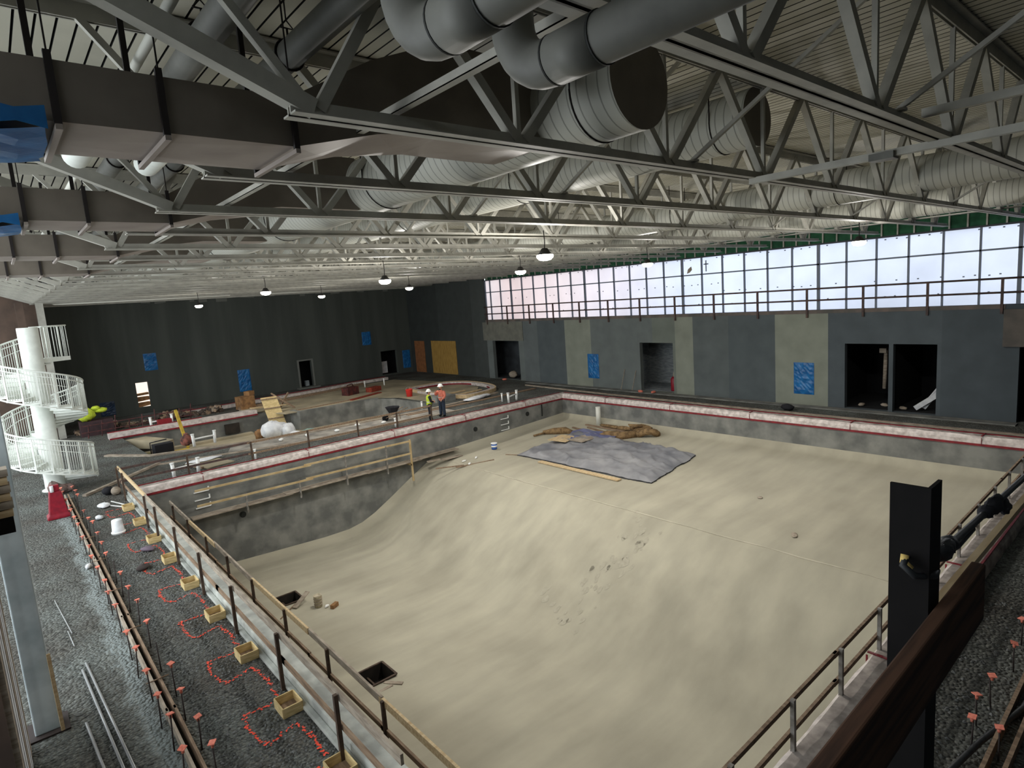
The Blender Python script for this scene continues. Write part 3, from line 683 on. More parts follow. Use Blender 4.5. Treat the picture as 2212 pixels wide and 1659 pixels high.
# ------------------------------------------------------------------ scaffold walkways inside the pool
# along the long wall
g=thing('scaffold_walkway','plank walkway with yellow wooden rails bracketed along the long grey pool wall','scaffold',(11,25.8,-1.6))
for z,y in ((-.13,25.78),(-.74,25.74)):
    for a,b_ in ((5.2,9.9),(9.6,14.95)):
        mb=MB(); mb.bar((a,y,z-.0),(b_,y-.02,z-.05),.045,.08); mb.build('guard_rail',m_yel,g)
for i,(a,b_) in enumerate(((5.0,9.0),(8.7,12.9),(12.6,15.6),(15.3,17.9))):
    mb=MB()
    for yy in (25.95,26.2): mb.span(a,b_,yy-.12,yy+.12,-1.29+.03*(i%2)-.0,-1.25+.03*(i%2))
    mb.build('plank',m_lumg,g)
for x in (7.05,9.3,11.5,13.6):
    mb=MB(); mb.span(x-.03,x+.03,25.72,25.78,-1.52,-.14 if x>11 else -.7); mb.build('post',m_pipepost,g)
    mb=MB(); mb.bar((x,25.74,-1.33),(x,26.38,-1.33),.06,.07); mb.build('bracket',m_pipepost,g)
mb=MB(); mb.span(14.9,14.98,25.70,25.78,-2.2,-.1); mb.span(14.9,14.98,25.7,26.2,-1.42,-1.32); mb.build('end_post',m_yel,g)
# along the near left wall
g2=thing('scaffold_walkway','plank walkway with board rails bracketed along the pool wall nearest the gravel strip','scaffold',(3.9,15,-1.4))
yy=7.0
segs=[(6.0,9.1),(9.0,12.3),(12.2,15.9),(15.7,19.4),(19.2,22.4),(22.2,25.3)]
for i,(a,b_) in enumerate(segs):
    mb=MB(); mb.bar((4.2,a,-.22+.015*(i%3)),(4.2+.02*(i%2),b_,-.22+.02*(i%2)),.045,.14); mb.build('guard_rail',m_lumg if i%2 else m_lum,g2)
    mb=MB(); mb.bar((4.18,a,-.72),(4.18,b_,-.74),.045,.1); mb.build('guard_rail',m_lumd,g2)
for i,(a,b_) in enumerate(((6,10),(9.8,14),(13.8,18),(17.8,22),(21.8,25.6))):
    mb=MB()
    for xx in (3.66,3.95): mb.span(xx-.12,xx+.12,a,b_,-1.19+.03*(i%2),-1.15+.03*(i%2))
    mb.build('plank',m_lumd,g2)
for y in (6.7,8.93,11.2,13.5,15.75,17.9,20.1,22.4,24.6):
    mb=MB(); mb.span(4.13,4.19,y-.03,y+.03,-1.3,-.16); mb.build('post',m_post,g2)
    mb=MB(); mb.bar((3.5,y,-1.25),(4.2,y,-1.25),.06,.08); mb.bar((3.5,y,-1.75),(4.1,y,-1.28),.05,.05); mb.build('bracket',m_post,g2)

# ------------------------------------------------------------------ timber guardrails around the pool
g=thing('timber_guardrail','timber-topped guardrail on brown posts along the gravel side of the pool','guardrail',(3.02,17,0))
for i,(a,b_) in enumerate(((6.2,10.4),(10.2,14.4),(14.2,18.3),(18.1,22.3),(22.1,27.75))):
    mb=MB(); mb.bar((3.06,a,1.0+.015*(i%2)),(3.05,b_,1.0+.015*((i+1)%2)),.042,.15); mb.build('guard_rail',m_lumg if i<4 else m_lum,g)
    mb=MB(); mb.bar((3.05,a,.52),(3.05,b_,.52),.035,.1); mb.build('guard_rail',m_lumd,g)
for y in (7.93,10.29,12.9,15.43,17.96,20.5,22.1,26.36,27.67):
    mb=MB(); mb.span(2.955,3.015,y-.03,y+.03,0,1.06); mb.build('post',m_post,g)
g=thing('steel_guardrail','brown two-rail guardrail on the deck between the two pools','guardrail',(10,27.3,0))
for z in (1.04,.55):
    for a,b_ in ((3.0,7.9),(7.8,13.1),(13,17.35)):
        mb=MB(); mb.bar((a,27.3,z),(b_,27.3+.01,z+.01),.05,.085); mb.build('guard_rail',m_lumd if a>7 else m_rail,g)
for x in (5.4,7.94,10.5,13.0,15.2,17.3):
    mb=MB(); mb.span(x-.035,x+.035,27.22,27.28,0,1.08); mb.build('post',m_post,g)
g=thing('near_guardrail','two-rail guardrail with square steel posts along the pool edge nearest the viewer','guardrail',(14,3.36,0))
for z in (1.0,.55):
    for i,(a,b_) in enumerate(((4.0,8.7),(8.6,13.2),(13.1,19),(18.9,26.3))):
        mb=MB(); mb.bar((a,3.36,z),(b_,3.365,z),.042,.07); mb.build('guard_rail',m_lumd,g)
for k in range(14):
    x=5.66+1.55*k
    mb=MB(); mb.span(x-.028,x+.028,3.29,3.345,GH-.02,1.06); mb.build('post',m_pipepost,g)

# ------------------------------------------------------------------ things lying in the pool
# tarp
from mathutils import noise as NZ
mb=MB(); mb.smooth=True; nx,ny=56,96; vs=[]; A=Vector((19.45,22.9)); B=Vector((23.85,23.0)); Cc=Vector((23.6,15.2)); D=Vector((19.6,14.8))
for i in range(nx+1):
    for j in range(ny+1):
        u=i/nx; v=j/ny; p=(A*(1-u)+B*u)*(1-v)+(D*(1-u)+Cc*u)*v
        ed=min(u,1-u,v,1-v); lift=.15*(1-math.exp(-ed*22))
        q=Vector((p.x*.9+.5*p.y*.3,p.y*.55,3.1)); rg=1-abs(NZ.noise(q*1.3)); rg2=1-abs(NZ.noise(q*3.1+Vector((9,2,0)))); w=.16*rg**6+.06*rg2**5+.03*NZ.noise(q*5)
        fl_=abs(v*6-round(v*6)); w+=.02*math.exp(-(fl_*14)**2); w*=min(1,ed*14+.15)
        x=p.x+.1*NZ.noise(Vector((p.y*1.1,p.x,0)))*(1 if ed==0 else .3); y=p.y+.1*NZ.noise(Vector((p.x*1.3,p.y,5)))*(1 if ed==0 else .3)
        vs.append((x,y,pz_floor(x)+.05+lift+w))
fs=[(i*(ny+1)+j,(i+1)*(ny+1)+j,(i+1)*(ny+1)+j+1,i*(ny+1)+j+1) for i in range(nx) for j in range(ny)]
mb.add(vs,fs)
per=[i*(ny+1) for i in range(nx+1)]+[nx*(ny+1)+j for j in range(1,ny+1)]+[i*(ny+1)+ny for i in range(nx-1,-1,-1)]+[j for j in range(ny-1,0,-1)]
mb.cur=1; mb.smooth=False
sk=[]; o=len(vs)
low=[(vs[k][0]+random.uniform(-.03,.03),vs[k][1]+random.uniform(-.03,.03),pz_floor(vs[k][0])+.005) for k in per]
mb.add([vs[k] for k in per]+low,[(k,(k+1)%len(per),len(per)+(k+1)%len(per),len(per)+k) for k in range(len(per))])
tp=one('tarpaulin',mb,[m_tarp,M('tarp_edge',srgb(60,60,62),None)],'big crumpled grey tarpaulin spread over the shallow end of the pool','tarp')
mb=MB(); nx2=8; vs=[]
for i in range(nx2+1):
    for j in range(7):
        x=22.0+2.0*i/nx2+.15*math.sin(j*1.7); y=20.0+2.9*j/6+.2*math.sin(i); vs.append((x,y,pz_floor(x)+.3+.1*random.random()-.05*abs(j-3)))
mb.add(vs,[(i*7+j,(i+1)*7+j,(i+1)*7+j+1,i*7+j+1) for i in range(nx2) for j in range(6)])
one('blue_tarp_fold',mb,m_tarpb,'bluish folded-over tarp at the back corner of the grey tarpaulin','tarp')
mb=MB(); mb.box(22.0,22.1,-1.03,1.25,1.15,.03,rz=.15); one('plywood_sheet',mb,m_lum,'plywood sheet on the tarpaulin, left of its twin','plywood sheet')
mb=MB(); mb.box(22.45,21.1,-1.0,1.3,.95,.03,rz=.02); one('plywood_sheet',mb,m_lumg,'plywood sheet on the tarpaulin, right of its twin','plywood sheet')
mb=MB(); mb.bar((19.25,21.05,-1.46),(19.2,16.1,-1.46),.26,.05); one('long_plank',mb,m_lum,'long pale plank lying along the front edge of the tarpaulin','plank')
mb=MB(); mb.bar((18.3,23.4,-1.53),(16.5,24.2,-1.64),.06,.05); mb.bar((16.9,24.1,-1.6),(15.9,25.1,-1.7),.07,.05); one('thin_batten',mb,m_lumd,'long thin dark batten on the pool floor left of the tarpaulin','board')
mb=MB(); mb.bar((19.2,23.55,-1.49),(19.5,22.8,-1.48),.05,.04); one('thin_batten',mb,m_lumd,'short dark batten poking out at the left corner of the tarpaulin','board')
mb=MB(); mb.box(17.2,25.55,-1.5,1.3,.3,.04,ry=.06,rz=.12); mb.box(16.2,25.7,-1.45,.7,.2,.05,rz=-.2); one('plank_offcut',mb,m_lumg,'plank offcuts resting at the end of the long wall walkway','plank')
def lumps(name,label,cat,blobs,mat):
    mb=MB()
    for (x,y,z,a,b_,c,rz) in blobs:
        n=12; m=7; vs=[]; R=Matrix.Rotation(rz,3,'Z')
        for i in range(m+1):
            th=PI*i/m
            for k in range(n):
                ph=2*PI*k/n; r=1+random.uniform(-.16,.16)
                vs.append(Vector((x,y,z+c))+R@Vector((a*math.sin(th)*math.cos(ph)*r,b_*math.sin(th)*math.sin(ph)*r,max(-c*.98,c*math.cos(th)*r))))
        mb.smooth=True
        mb.add(vs,[(i*n+k,i*n+(k+1)%n,(i+1)*n+(k+1)%n,(i+1)*n+k) for i in range(m) for k in range(n)]); mb.smooth=False
    return one(name,mb,mat,label,cat)
f=pz_floor
mb=MB(); pts=[(25.35+.42*math.cos(a),19.3+.62*math.sin(a),f(25.5)+.2+.12*math.sin(2*a)) for a in [2*PI*i/20*.93 for i in range(21)]]
mb.tube(pts,[.16+.05*random.random() for _ in pts],10); mb.tube([(24.9,19.6,f(25)+.15),(24.3,20.1,f(24)+.14),(24.0,20.8,f(24)+.16),(23.5,21.2,f(24)+.08)],[.2,.24,.26,.1],10)
mb.tube([(25.3,20.0,f(25)+.2),(25.1,20.1,f(25)+.5),(25.5,19.7,f(25)+.45)],[.14,.17,.1],8)
one('burlap_bundle',mb,m_burlap,'big ring-shaped burlap bundle lying against the far pool wall','burlap')
mb=MB(); mb.tube([(22.9,24.6,f(23)+.12),(23.3,24.1,f(23)+.16),(23.7,23.6,f(23)+.17),(23.9,23.2,f(23)+.08)],[.1,.2,.22,.1],10); mb.tube([(22.3,24.75,f(22.3)+.06),(22.9,24.5,f(23)+.1)],.06,8)
one('burlap_bundle',mb,m_burlap,'small rolled burlap bundle near the pool corner, left of the white pipe','burlap')
for (p,q,w,lab) in (((25.5,23.7),(25.3,20.7),.14,'thick brown board lying along the far pool wall, closest to that wall'),((24.7,24.0),(24.2,21.3),.12,'dark brown board in front of the other boards by the far pool wall'),((25.1,23.2),(24.6,20.9),.1,'middle brown board of the lot by the far pool wall')):
    mb=MB(); mb.bar((p[0],p[1],f(p[0])+.05),(q[0],q[1],f(q[0])+.06),w,.06); one('brown_board',mb,m_lumd,lab,'board','loose boards by the far pool wall')
lumps('burlap_strip','flat brown burlap strip lying along the far pool wall between the boards','burlap',[(25.7,22.0,f(25.7),.16,.9,.09,0),(25.6,21.0,f(25.6),.14,.5,.12,.1)],m_burlap)
mb=MB(); mb.tube([(25.95,23.1,f(25.9)),(25.95,23.1,-.12)],.14,20); one('standing_pipe',mb,m_wpipe,'upright pale pipe standing in the pool corner','pipe')
t=thing('paint_bucket','blue bucket with white lid on the pool floor by the long wall','bucket',(19.55,24.9,f(19.5)))
z=f(19.5)+.01; mb=MB(); mb.lathe((19.55,24.9,z),[(.13,0),(.15,.02),(.165,.3)],18); mb.build('bucket_body',m_bucketb,t)
mb=MB(); mb.lathe((19.55,24.9,z+.3),[(.165,0),(.175,.01),(.175,.05),(.15,.055)],18); mb.build('lid',m_pvc,t)
mb=MB(); mb.lathe((19.55,24.9,z+.13),[(.159,0),(.163,.09)],18); mb.build('label_band',m_pvc,t)
t=thing('work_bucket','pale bucket standing in the deep end near the farther sump','bucket',(7.55,20.55,-4.0))
z=f(7.55)+.01; mb=MB(); mb.lathe((7.55,20.55,z),[(.13,0),(.15,.42),(.155,.43),(.14,.43),(.12,.05)],18); mb.build('bucket_body',M('old_plastic',srgb(206,196,172),srgb(176,164,140),8,.5),t)
mb=MB()
for zz in (.1,.2,.3): mb.lathe((7.55,20.55,z+zz),[(.148+zz*.02,0),(.155+zz*.02,.015),(.148+zz*.02,.03)],18)
mb.build('rib_ring',m_lumg,t)
mb=MB(); mb.bar((6.85,21.0,f(7)+.05),(7.5,21.35,f(7.5)+.33),.18,.03); one('leaning_board',mb,m_lumg,'short board leaning against the pale bucket in the deep end','board')
mb=MB(); mb.box(7.95,20.1,f(8)+.08,.3,.14,.14,rz=.5); one('wood_block',mb,m_card,'small brown block on the floor right of the pale bucket','block')
lumps('plastic_scrap','small white scrap between the pale bucket and brown block','scrap',[(7.75,20.3,f(7.8),.1,.06,.05,.4)],m_pvc)
for x,y,lab in ((17.3,24.6,'white scrap on the pool floor nearest the walkway end'),(18.0,24.5,'long white scrap on the pool floor left of the tarpaulin'),(17.2,24.0,'white scrap on the pool floor beside the dark batten')):
    lumps('plastic_scrap',lab,'scrap',[(x,y,f(x),.16,.06,.04,random.random())],m_pvc)
for x,y,lab in ((20.5,10.6,'small dark trowel mark tool lying alone on the shallow floor'),(18.2,8.3,'grey flat stone chip lying on the shallow floor at right')):
    lumps('debris_chip',lab,'scrap',[(x,y,f(x),.22 if y<9 else .12,.09,.02,.5)],m_lumg)

# ------------------------------------------------------------------ second pool behind
p2=thing('leisure_pool','shallow free-form second pool with grey walls beyond the deck','pool',(13,36.5,-1.2))
n=len(P2)
mb=MB(); vs=[(x,y,z) for z in (-1.2,0) for x,y in P2]; mb.add(vs,[(i,(i+1)%n,n+(i+1)%n,n+i) for i in range(n)]); mb.build('basin_wall',m_pwall,p2)
mb=MB(); mb.add([(x,y,-1.19) for x,y in P2],[tuple(range(n))]); mb.build('basin_floor',m_beach,p2)
mb=MB(); mb.strip([(20.4,39.0),(19.4,39.25),(14.8,39.25),(14.65,40.3)],.3,-.02,.06); mb.build('wall_top',m_pwall,p2)
# raised back gutter of the second pool with red tape, and deck edge strips
mb=MB(); mb.strip([(4.4,41.75),(12.7,41.6)],.75,0,.32); mb.build('gutter_rim',m_gwrap,p2)
mb=MB(); mb.bar((4.4,41.34,.04),(12.7,41.2,.04),.03,.09); mb.bar((4.4,42.0,.34),(9.5,41.95,.34),.06,.06); mb.build('red_tape',m_red,p2)
for x in (5.6,10.6):
    mb=MB(); mb.span(x,x+.9,41.28,41.4,-.95,-.3); mb.build('wall_niche',m_hole,p2)
mb=MB(); mb.span(4.6,12.2,40.9,41.45,-1.2,-1.05); mb.build('ledge',m_beach,p2)
mb=MB(); mb.strip([(3.6,36.4),(5.2,34.1),(9,32.72),(13,31.72),(19,31.32),(22,31.6),(26,32.3)],.22,0,.08); one('timber_edging',mb,m_lumg,'long curved timber edging along the near side of the second pool','edging')
mb=MB(); mb.strip([(5,31.6),(12,29.6),(18,29.35),(24,29.5)],.14,0,.06); one('timber_edging',mb,m_lumg,'long straight timber edging on the deck between the guardrail and second pool','edging')
mb=MB(); mb.strip([(18,31.0),(24,31.0),(28.5,31.2)],.3,0,.05); one('timber_edging',mb,m_lumd,'dark timber strip on the deck right of the two workers','edging')
mb=MB(); mb.prism([(8.6,32.7),(12.9,31.6),(19,31.2),(20.5,31.2),(20.5,29.6),(12,29.75),(8.0,31.2)],-.02,.02); one('concrete_apron',mb,M('pale_apron',srgb(164,158,148),srgb(122,118,112),1.2,.9),'pale dusty concrete apron along the near edge of the second pool','slab')
for k,(x,y) in enumerate(((9.4,31.9),(10.6,31.2),(11.9,31.0),(13.4,30.6),(14.8,31.0),(16.0,30.2))): lumps('apron_scrap','white scrap on the dusty concrete apron, %s from the left'%ORD[k],'scrap',[(x,y,.02,.16,.1,.07,k*.7)],m_pvc)
# tan slab
mb=MB(); mb.prism([(13.9,39.45),(19.4,39.4),(20.7,39.0),(21.4,37.8),(21.5,34.4),(22.4,33.2),(25,33.4),(27.2,36),(27.6,42),(26.5,47.4),(16,47.4),(12.5,44.5)],-.02,.03); one('entry_slab',mb,m_beach,'wide tan concrete slab behind the second pool','slab')
g=thing('back_gutter','long pale gutter rim with red tape along the back of the tan slab','gutter',(18,47.6,0))
mb=MB(); mb.strip([(8.5,46.6),(14,47.0),(18,47.4),(23.5,48.3),(26.4,48.4)],.5,0,.22); mb.build('gutter_rim',m_gwrap,g)
mb=MB(); mb.strip([(8.5,46.95),(14,47.35),(18,47.75),(23.5,48.65),(26.4,48.75)],.1,.1,.26); mb.build('red_tape',m_red,g)
mb=MB(); mb.strip([(12.5,44.6),(16.5,45.3),(20,46.2),(23.5,47.3)],.14,.03,.2); one('timber_edging',mb,m_lumd,'dark timber strip in front of the pale gutter rim','edging')
# ring coping
ring=[(23.5,39.2),(25,39.9),(26.7,39.6),(27.7,38),(27.6,35.5),(26.7,33.6),(25.2,32.9),(23.4,33.4)]
rr=[]
for i in range(len(ring)):
    p0,p1,p2_,p3=[Vector(ring[(i+k-1)%len(ring)]) for k in range(4)]
    for q in range(4):
        t_=q/4; rr.append(tuple(.5*((2*p1)+(-p0+p2_)*t_+(2*p0-5*p1+4*p2_-p3)*t_**2+(-p0+3*p1-3*p2_+p3)*t_**3)))
g=thing('ring_coping','round raised coping ring with wood and red tape right of the workers','coping',(25.5,36.5,0))
mb=MB(); mb.strip(rr,.4,.0,.22,closed=True); mb.build('coping_rim',m_gwrap,g)
c0=Vector((25.5,36.4))
mb=MB(); mb.strip([tuple(c0+(Vector(p)-c0)*.93) for p in rr],.08,.02,.14,closed=True); mb.build('red_tape',m_red,g)
mb=MB(); mb.strip([tuple(c0+(Vector(p)-c0)*1.07) for p in rr],.07,.0,.25,closed=True); mb.build('form_board',m_lum,g)
for (a,b_,lab) in (((22.4,33.9),(26.2,34.4),'pale board on the deck inside the ring coping, nearer'),((22.6,35.2),(25.4,35.3),'pale board on the deck inside the ring coping, farther')):
    mb=MB(); mb.bar((a[0],a[1],.06),(b_[0],b_[1],.08),.25,.06); one('loose_board',mb,m_lum,lab,'board')
mb=MB(); mb.span(21.4,22.9,32.9,34.2,.0,.38); one('grey_block',mb,m_pwall,'low grey concrete block beside the orange worker','block')
lumps('white_sheet','rumpled white sheet on the deck right of the orange worker','sheet',[(23.6,31.6,0,1.1,.35,.12,.2),(24.6,31.9,0,.5,.3,.1,.2)],m_sheet)
# timber form box, white sheet heap, crates in and around the second pool
g=thing('timber_form','leaning slatted plywood form panel at the corner of the grey pool wall','form panel',(14.2,40.3,-1.1))
A_=[(13.25,40.35,-1.15),(14.2,40.05,-1.15),(13.85,40.6,1.12),(12.9,40.9,1.1)]
mb=MB(); mb.add(A_+[(x+.03,y+.09,z) for x,y,z in A_],[(0,1,2,3),(7,6,5,4),(0,4,5,1),(1,5,6,2),(2,6,7,3),(3,7,4,0)]); mb.build('panel',m_crate,g)
for k in (.08,.38,.68,.95):
    a=Vector(A_[0]).lerp(Vector(A_[3]),k)-Vector((0,.03,0)); b_=Vector(A_[1]).lerp(Vector(A_[2]),k)-Vector((0,.03,0))
    mb=MB(); mb.bar(a,b_,.05,.07); mb.build('batten',m_lumd,g)
mb=MB(); mb.bar((15.2,41.2,.05),(14.2,42.6,1.1),.08,.1); mb.bar((14.4,41.9,.05),(15.3,42.4,1.0),.08,.1); one('timber_prop',mb,m_lumd,'crossed timber props behind the leaning form panel','prop')
lumps('white_tarp_heap','bright white crumpled sheet in the second pool by the form panel','sheet',[(12.6,38.2,-1.2,.9,.7,.55,.3),(13.4,38.0,-1.2,.7,.5,.42,.9),(13.6,37.4,-1.2,.4,.3,.2,0)],m_sheet)
lumps('green_bag','pale green bag right of the white crumpled sheet','bag',[(14.4,37.2,-1.2,.55,.35,.2,.3)],M('bag_green',srgb(150,170,150),srgb(110,150,160),3,.6))
lumps('brown_sack','brown sack left of the white crumpled sheet','sack',[(11.9,38.6,-1.2,.35,.3,.35,0)],m_card)
mb=MB()
mb.box(13.1,44.9,.45,1.0,.9,.9,rz=.2); mb.box(13.5,45.1,1.05,.5,.5,.3,rz=.5)
one('crate_stack',mb,m_card,'brown crate pile on the back deck left of the form panel','crate')
mb=MB(); mb.bar((12.5,41.9,.4),(15.0,41.9,.25),.4,.06); one('loose_board',mb,m_lum,'pale board laid across the corner behind the second pool','board')
mb=MB(); mb.box(20.2,42.9,.3,1.1,.7,.6,rz=.3); mb.tube([(19.8,42.6,.6),(19.9,42.7,.8),(20.5,43.1,.8),(20.6,43.2,.6)],.04,6); one('red_machine',mb,M('machine_rust',srgb(96,44,38),srgb(60,34,34),4,.7),'dark red machine on the tan slab','machine')
mb=MB(); mb.box(22.0,42.6,.2,1.1,.6,.36,rz=.35); one('red_crate',mb,m_rust,'rust-red crate on the tan slab right of the machine','crate')
mb=MB(); mb.bar((18.8,40.1,.06),(21.8,41.3,.06),.4,.06); one('red_plank',mb,m_rust,'rust-red plank lying on the tan slab by the grey wall','plank')
mb=MB(); mb.bar((14.8,39.9,.05),(18.9,40.2,.06),.14,.06); one('red_plank',mb,m_lumd,'brown plank on the tan slab left of the rust-red plank','plank')
t=thing('red_bucket','red bucket on the tan slab left of the workers','bucket',(22.0,37.3,.03)); mb=MB(); mb.lathe((22.0,37.3,.03),[(.2,0),(.25,.5),(.27,.52),(.24,.52),(.18,.05)],16); mb.build('bucket_body',M('red_pail',srgb(224,60,54),None,rough=.4),t)
mb=MB(); mb.tube([(22.0+.26*math.cos(a),37.3,.53+.2*math.sin(a)) for a in [PI*i/10 for i in range(11)]],.012,6); mb.build('handle',m_steelp,t)
t=thing('wheelbarrow','dark wheelbarrow on the concrete apron behind the guardrail','wheelbarrow',(16.9,30.7,0))
WX_,WY_=16.9,30.7
mb=MB(); mb.lathe((WX_,WY_,.4),[(.22,0),(.42,.34),(.44,.36),(.40,.34),(.18,.05)],8,False); mb.build('tray',m_cloth,t)
mb=MB(); mb.tube([(WX_-.5,WY_-.04,.19),(WX_-.5,WY_+.04,.19)],.19,14); mb.build('wheel',m_black,t)
for sd in (-.2,.2):
    mb=MB(); mb.tube([(WX_-.5,WY_+sd*.3,.19),(WX_+.2,WY_+sd,.42),(WX_+.85,WY_+sd*1.2,.6)],.022,6); mb.tube([(WX_+.3,WY_+sd,.44),(WX_+.35,WY_+sd,0)],.02,6); mb.build('handle',m_lumd,t)
# small white standing pipes
for x,y,h,lab in ((8.42,28.42,.42,'short white pipe stub at the left of the deck guardrail'),(15.94,28.78,.42,'short white pipe stub under the right end of the deck guardrail'),(23.89,29.25,.5,'short white pipe stub left of the far white pipe frame'),(19.8,32.2,.4,'short white pipe stub behind the two workers'),(22.8,45.6,.5,'white elbow pipe stub at the back of the tan slab'),(24.2,44.9,.55,'white pipe stub on the tan slab right of the elbow stub')):
    mb=MB(); mb.tube([(x,y,0),(x,y,h)],.05,10); mb.tube([(x,y,h),(x,y,h+.06)],.065,10); one('pipe_stub',mb,m_pvc,lab,'pipe stub')
def hframe(x,y,w,h,rz,lab,z=0):
    t=thing('pipe_stand',lab,'pipe frame',(x,y,z),'white plastic pipe frames'); c,s=math.cos(rz),math.sin(rz)
    for k in (-1,1):
        px_,py_=x+k*w/2*c,y+k*w/2*s
        mb=MB(); mb.tube([(px_,py_,z),(px_+.03*k,py_,z+h)],.075,12); mb.tube([(px_+.03*k,py_,z+h),(px_+.03*k,py_,z+h+.05)],.09,12); mb.build('upright',m_pvc,t)
    mb=MB(); mb.tube([(x-w/2*c,y-w/2*s,z+h*.62),(x+w/2*c,y+w/2*s,z+h*.66)],.045,10); mb.build('crossbar',m_pvc,t)
hframe(5.5,28.25,.95,.62,.1,'white plastic pipe frame shaped like an H at the left pool corner')
hframe(7.75,34.4,1.0,.62,.0,'white plastic pipe frame in front of the second pool at left')
hframe(24.3,28.7,1.0,.6,.35,'white plastic pipe frame at the far pool corner')
hframe(7.4,42.9,1.15,.7,.05,'white plastic pipe frame behind the second pool with a red box')
mb=MB(); mb.box(7.5,42.6,.28,.75,.5,.5); one('red_box',mb,M('red_paint',srgb(132,34,40),None,rough=.5),'red tool box under the farthest white pipe frame','tool box')
t=thing('yellow_lift','yellow-painted machine with a tall yellow arm in front of the left back pool wall','machine',(6.6,36.9,-1.2))
mb=MB(); mb.box(6.5,36.6,-.55,2.0,.9,.12); mb.box(6.5,36.6,-.85,1.9,.8,.45); mb.build('bed',m_ygear,t)
mb=MB(); mb.box(6.2,36.7,-.2,.9,.6,.55,rz=.1); mb.tube([(5.6,36.5,-.4),(5.6,36.5,.25),(6.4,36.5,.3)],.03,6); mb.build('engine',m_cloth,t)
mb=MB(); mb.bar((7.5,37.1,-.5),(7.35,38.2,1.55),.14,.14); mb.build('arm',m_ygear,t)
mb=MB(); mb.box(5.0,36.9,-.75,1.4,.9,.7); one('yellow_pallet',mb,M('pallet_moss',srgb(128,122,70),srgb(80,76,52),4,.9),'mossy yellow-green crate left of the yellow machine','crate')
lumps('orange_sack','dark sack with a pale orange top behind the left pipe frame','sack',[(7.05,35.0,0,.3,.25,.3,0),(7.05,35.0,.45,.14,.12,.12,0)],M('orange_cloth',srgb(150,92,78),srgb(70,52,50),4,.9))
mb=MB(); mb.prism([(5.0,40.6),(6.1,40.6),(7.0,38.0),(6.7,37.6)],-.5,-.02); one('concrete_ramp',mb,m_beach,'pale triangular concrete ramp at the left end of the second pool','ramp')
# clutter behind the stair tower
mb=MB()
for i in range(9): mb.bar((3.6+.7*i,43.4+.2*math.sin(i),.0),(3.6+.7*i+.1,43.5,.75+.2*(i%3)),.05,.05)
for z in (.35,.75): mb.bar((3.3,43.4,z),(9.4,43.5,z+.05),.05,.06)
one('rebar_cage',mb,M('cage_rust',srgb(88,50,48),srgb(60,40,40),6,.8),'rusty red bar cage standing behind the left part of second pool','rebar cage')
mb=MB()
for k in range(420):
    x=random.uniform(3.2,11.6); y=45.3+abs(random.gauss(0,.45)); hgt=.55*(.6+.4*math.sin(x*1.7))*math.exp(-((y-45.7)/.7)**2); q=random.uniform(.08,.34)
    mb.cur=random.choice((0,0,0,1,1,2)); mb.box(x,y,max(.06,hgt*random.random()),q*random.uniform(.6,1.8),q,q*random.uniform(.3,.9),random.random()*3,random.uniform(-.5,.5),random.uniform(-.5,.5))
o=one('rubble_pile',mb,[M('rubble',srgb(84,72,64),srgb(58,52,48),3,.95),m_lumd,m_lumg],'long heap of dark building rubble at the foot of the far wall','rubble pile'); o['kind']='stuff'
lumps('yellow_bag','bright yellow-green bag beside the stair tower, the larger','bag',[(3.7,44.4,.9,.52,.4,.42,.2)],m_hiviz)
lumps('yellow_bag','bright yellow-green bag beside the stair tower, the smaller','bag',[(4.55,44.8,1.25,.4,.3,.16,.4),(4.3,44.7,1.45,.22,.18,.14,0)],m_hiviz)
mb=MB(); mb.box(4.2,44.6,.45,1.7,.9,.9); one('dark_bin',mb,M('bin_dark',srgb(66,46,48),srgb(48,38,40),3,.8),'dark bin carrying the yellow-green bags','bin')
mb=MB()
for i in range(6): mb.bar((7.1,YA+.5+.05*i,.2+.22*i),(8.4,YA+.9,.25+.2*i+.1*(i%2)),.3,.16)
one('lumber_pile',mb,m_card,'brown lumber and boxes piled inside the bright doorway','lumber pile')
mb=MB(); mb.box(28.05,YA+.6,.75,.8,.06,1.1,rz=.1); one('white_board',mb,m_sheet,'white board leaning inside the dark corner doorway','board')
mb=MB(); mb.box(20.4,YA+.5,.35,.3,.3,.45); one('grey_pail',mb,m_block,'grey carton standing in the black far doorway','carton')
t=thing('red_cylinder','red gas cylinder standing inside the second doorway of the window wall','cylinder',(31.6,21.75,.03))
mb=MB(); mb.lathe((31.6,21.75,.03),[(.2,0),(.22,.05),(.22,.75),(.12,.9)],14); mb.build('cylinder_body',m_redp,t)
mb=MB(); mb.lathe((31.6,21.75,.93),[(.06,0),(.08,.05),(.06,.22),(.03,.3)],10); mb.build('valve',m_lumg,t)
for i,(dx,lab) in enumerate(((0,'white board leaning in the right dark opening, the lower of two'),(.25,'white board leaning in the right dark opening, the upper of two'))):
    mb=MB(); mb.bar((XC+.5+dx,8.8-dx,.16),(XC+.9+dx,8.02,.8+dx),.1,.2); one('white_board',mb,m_sheet,lab,'board')
mb=MB(); mb.tube([(XC+2.2,10.6,.7),(XC+2.2,10.55,2.6)],.09,10); mb.box(XC+2.2,10.65,2.6,.3,.3,.22); one('pale_duct',mb,m_lumg,'pale vertical pipe glimpsed inside the left dark opening','pipe')
for y,h,lab in ((25.0,1.35,'thin pale stick leaning on window wall, nearer the blue sheet'),(24.1,1.3,'thin pale stick leaning on window wall next to the doorway')):
    mb=MB(); mb.bar((XC-.35,y+.12,.02),(XC-.03,y,h),.035,.03); one('leaning_stick',mb,m_lumg,lab,'stick')
lumps('debris_bag','pale bag lying in the doorway nearest the corner','bag',[(31.5,36.9,.03,.3,.4,.28,0)],m_lumg)
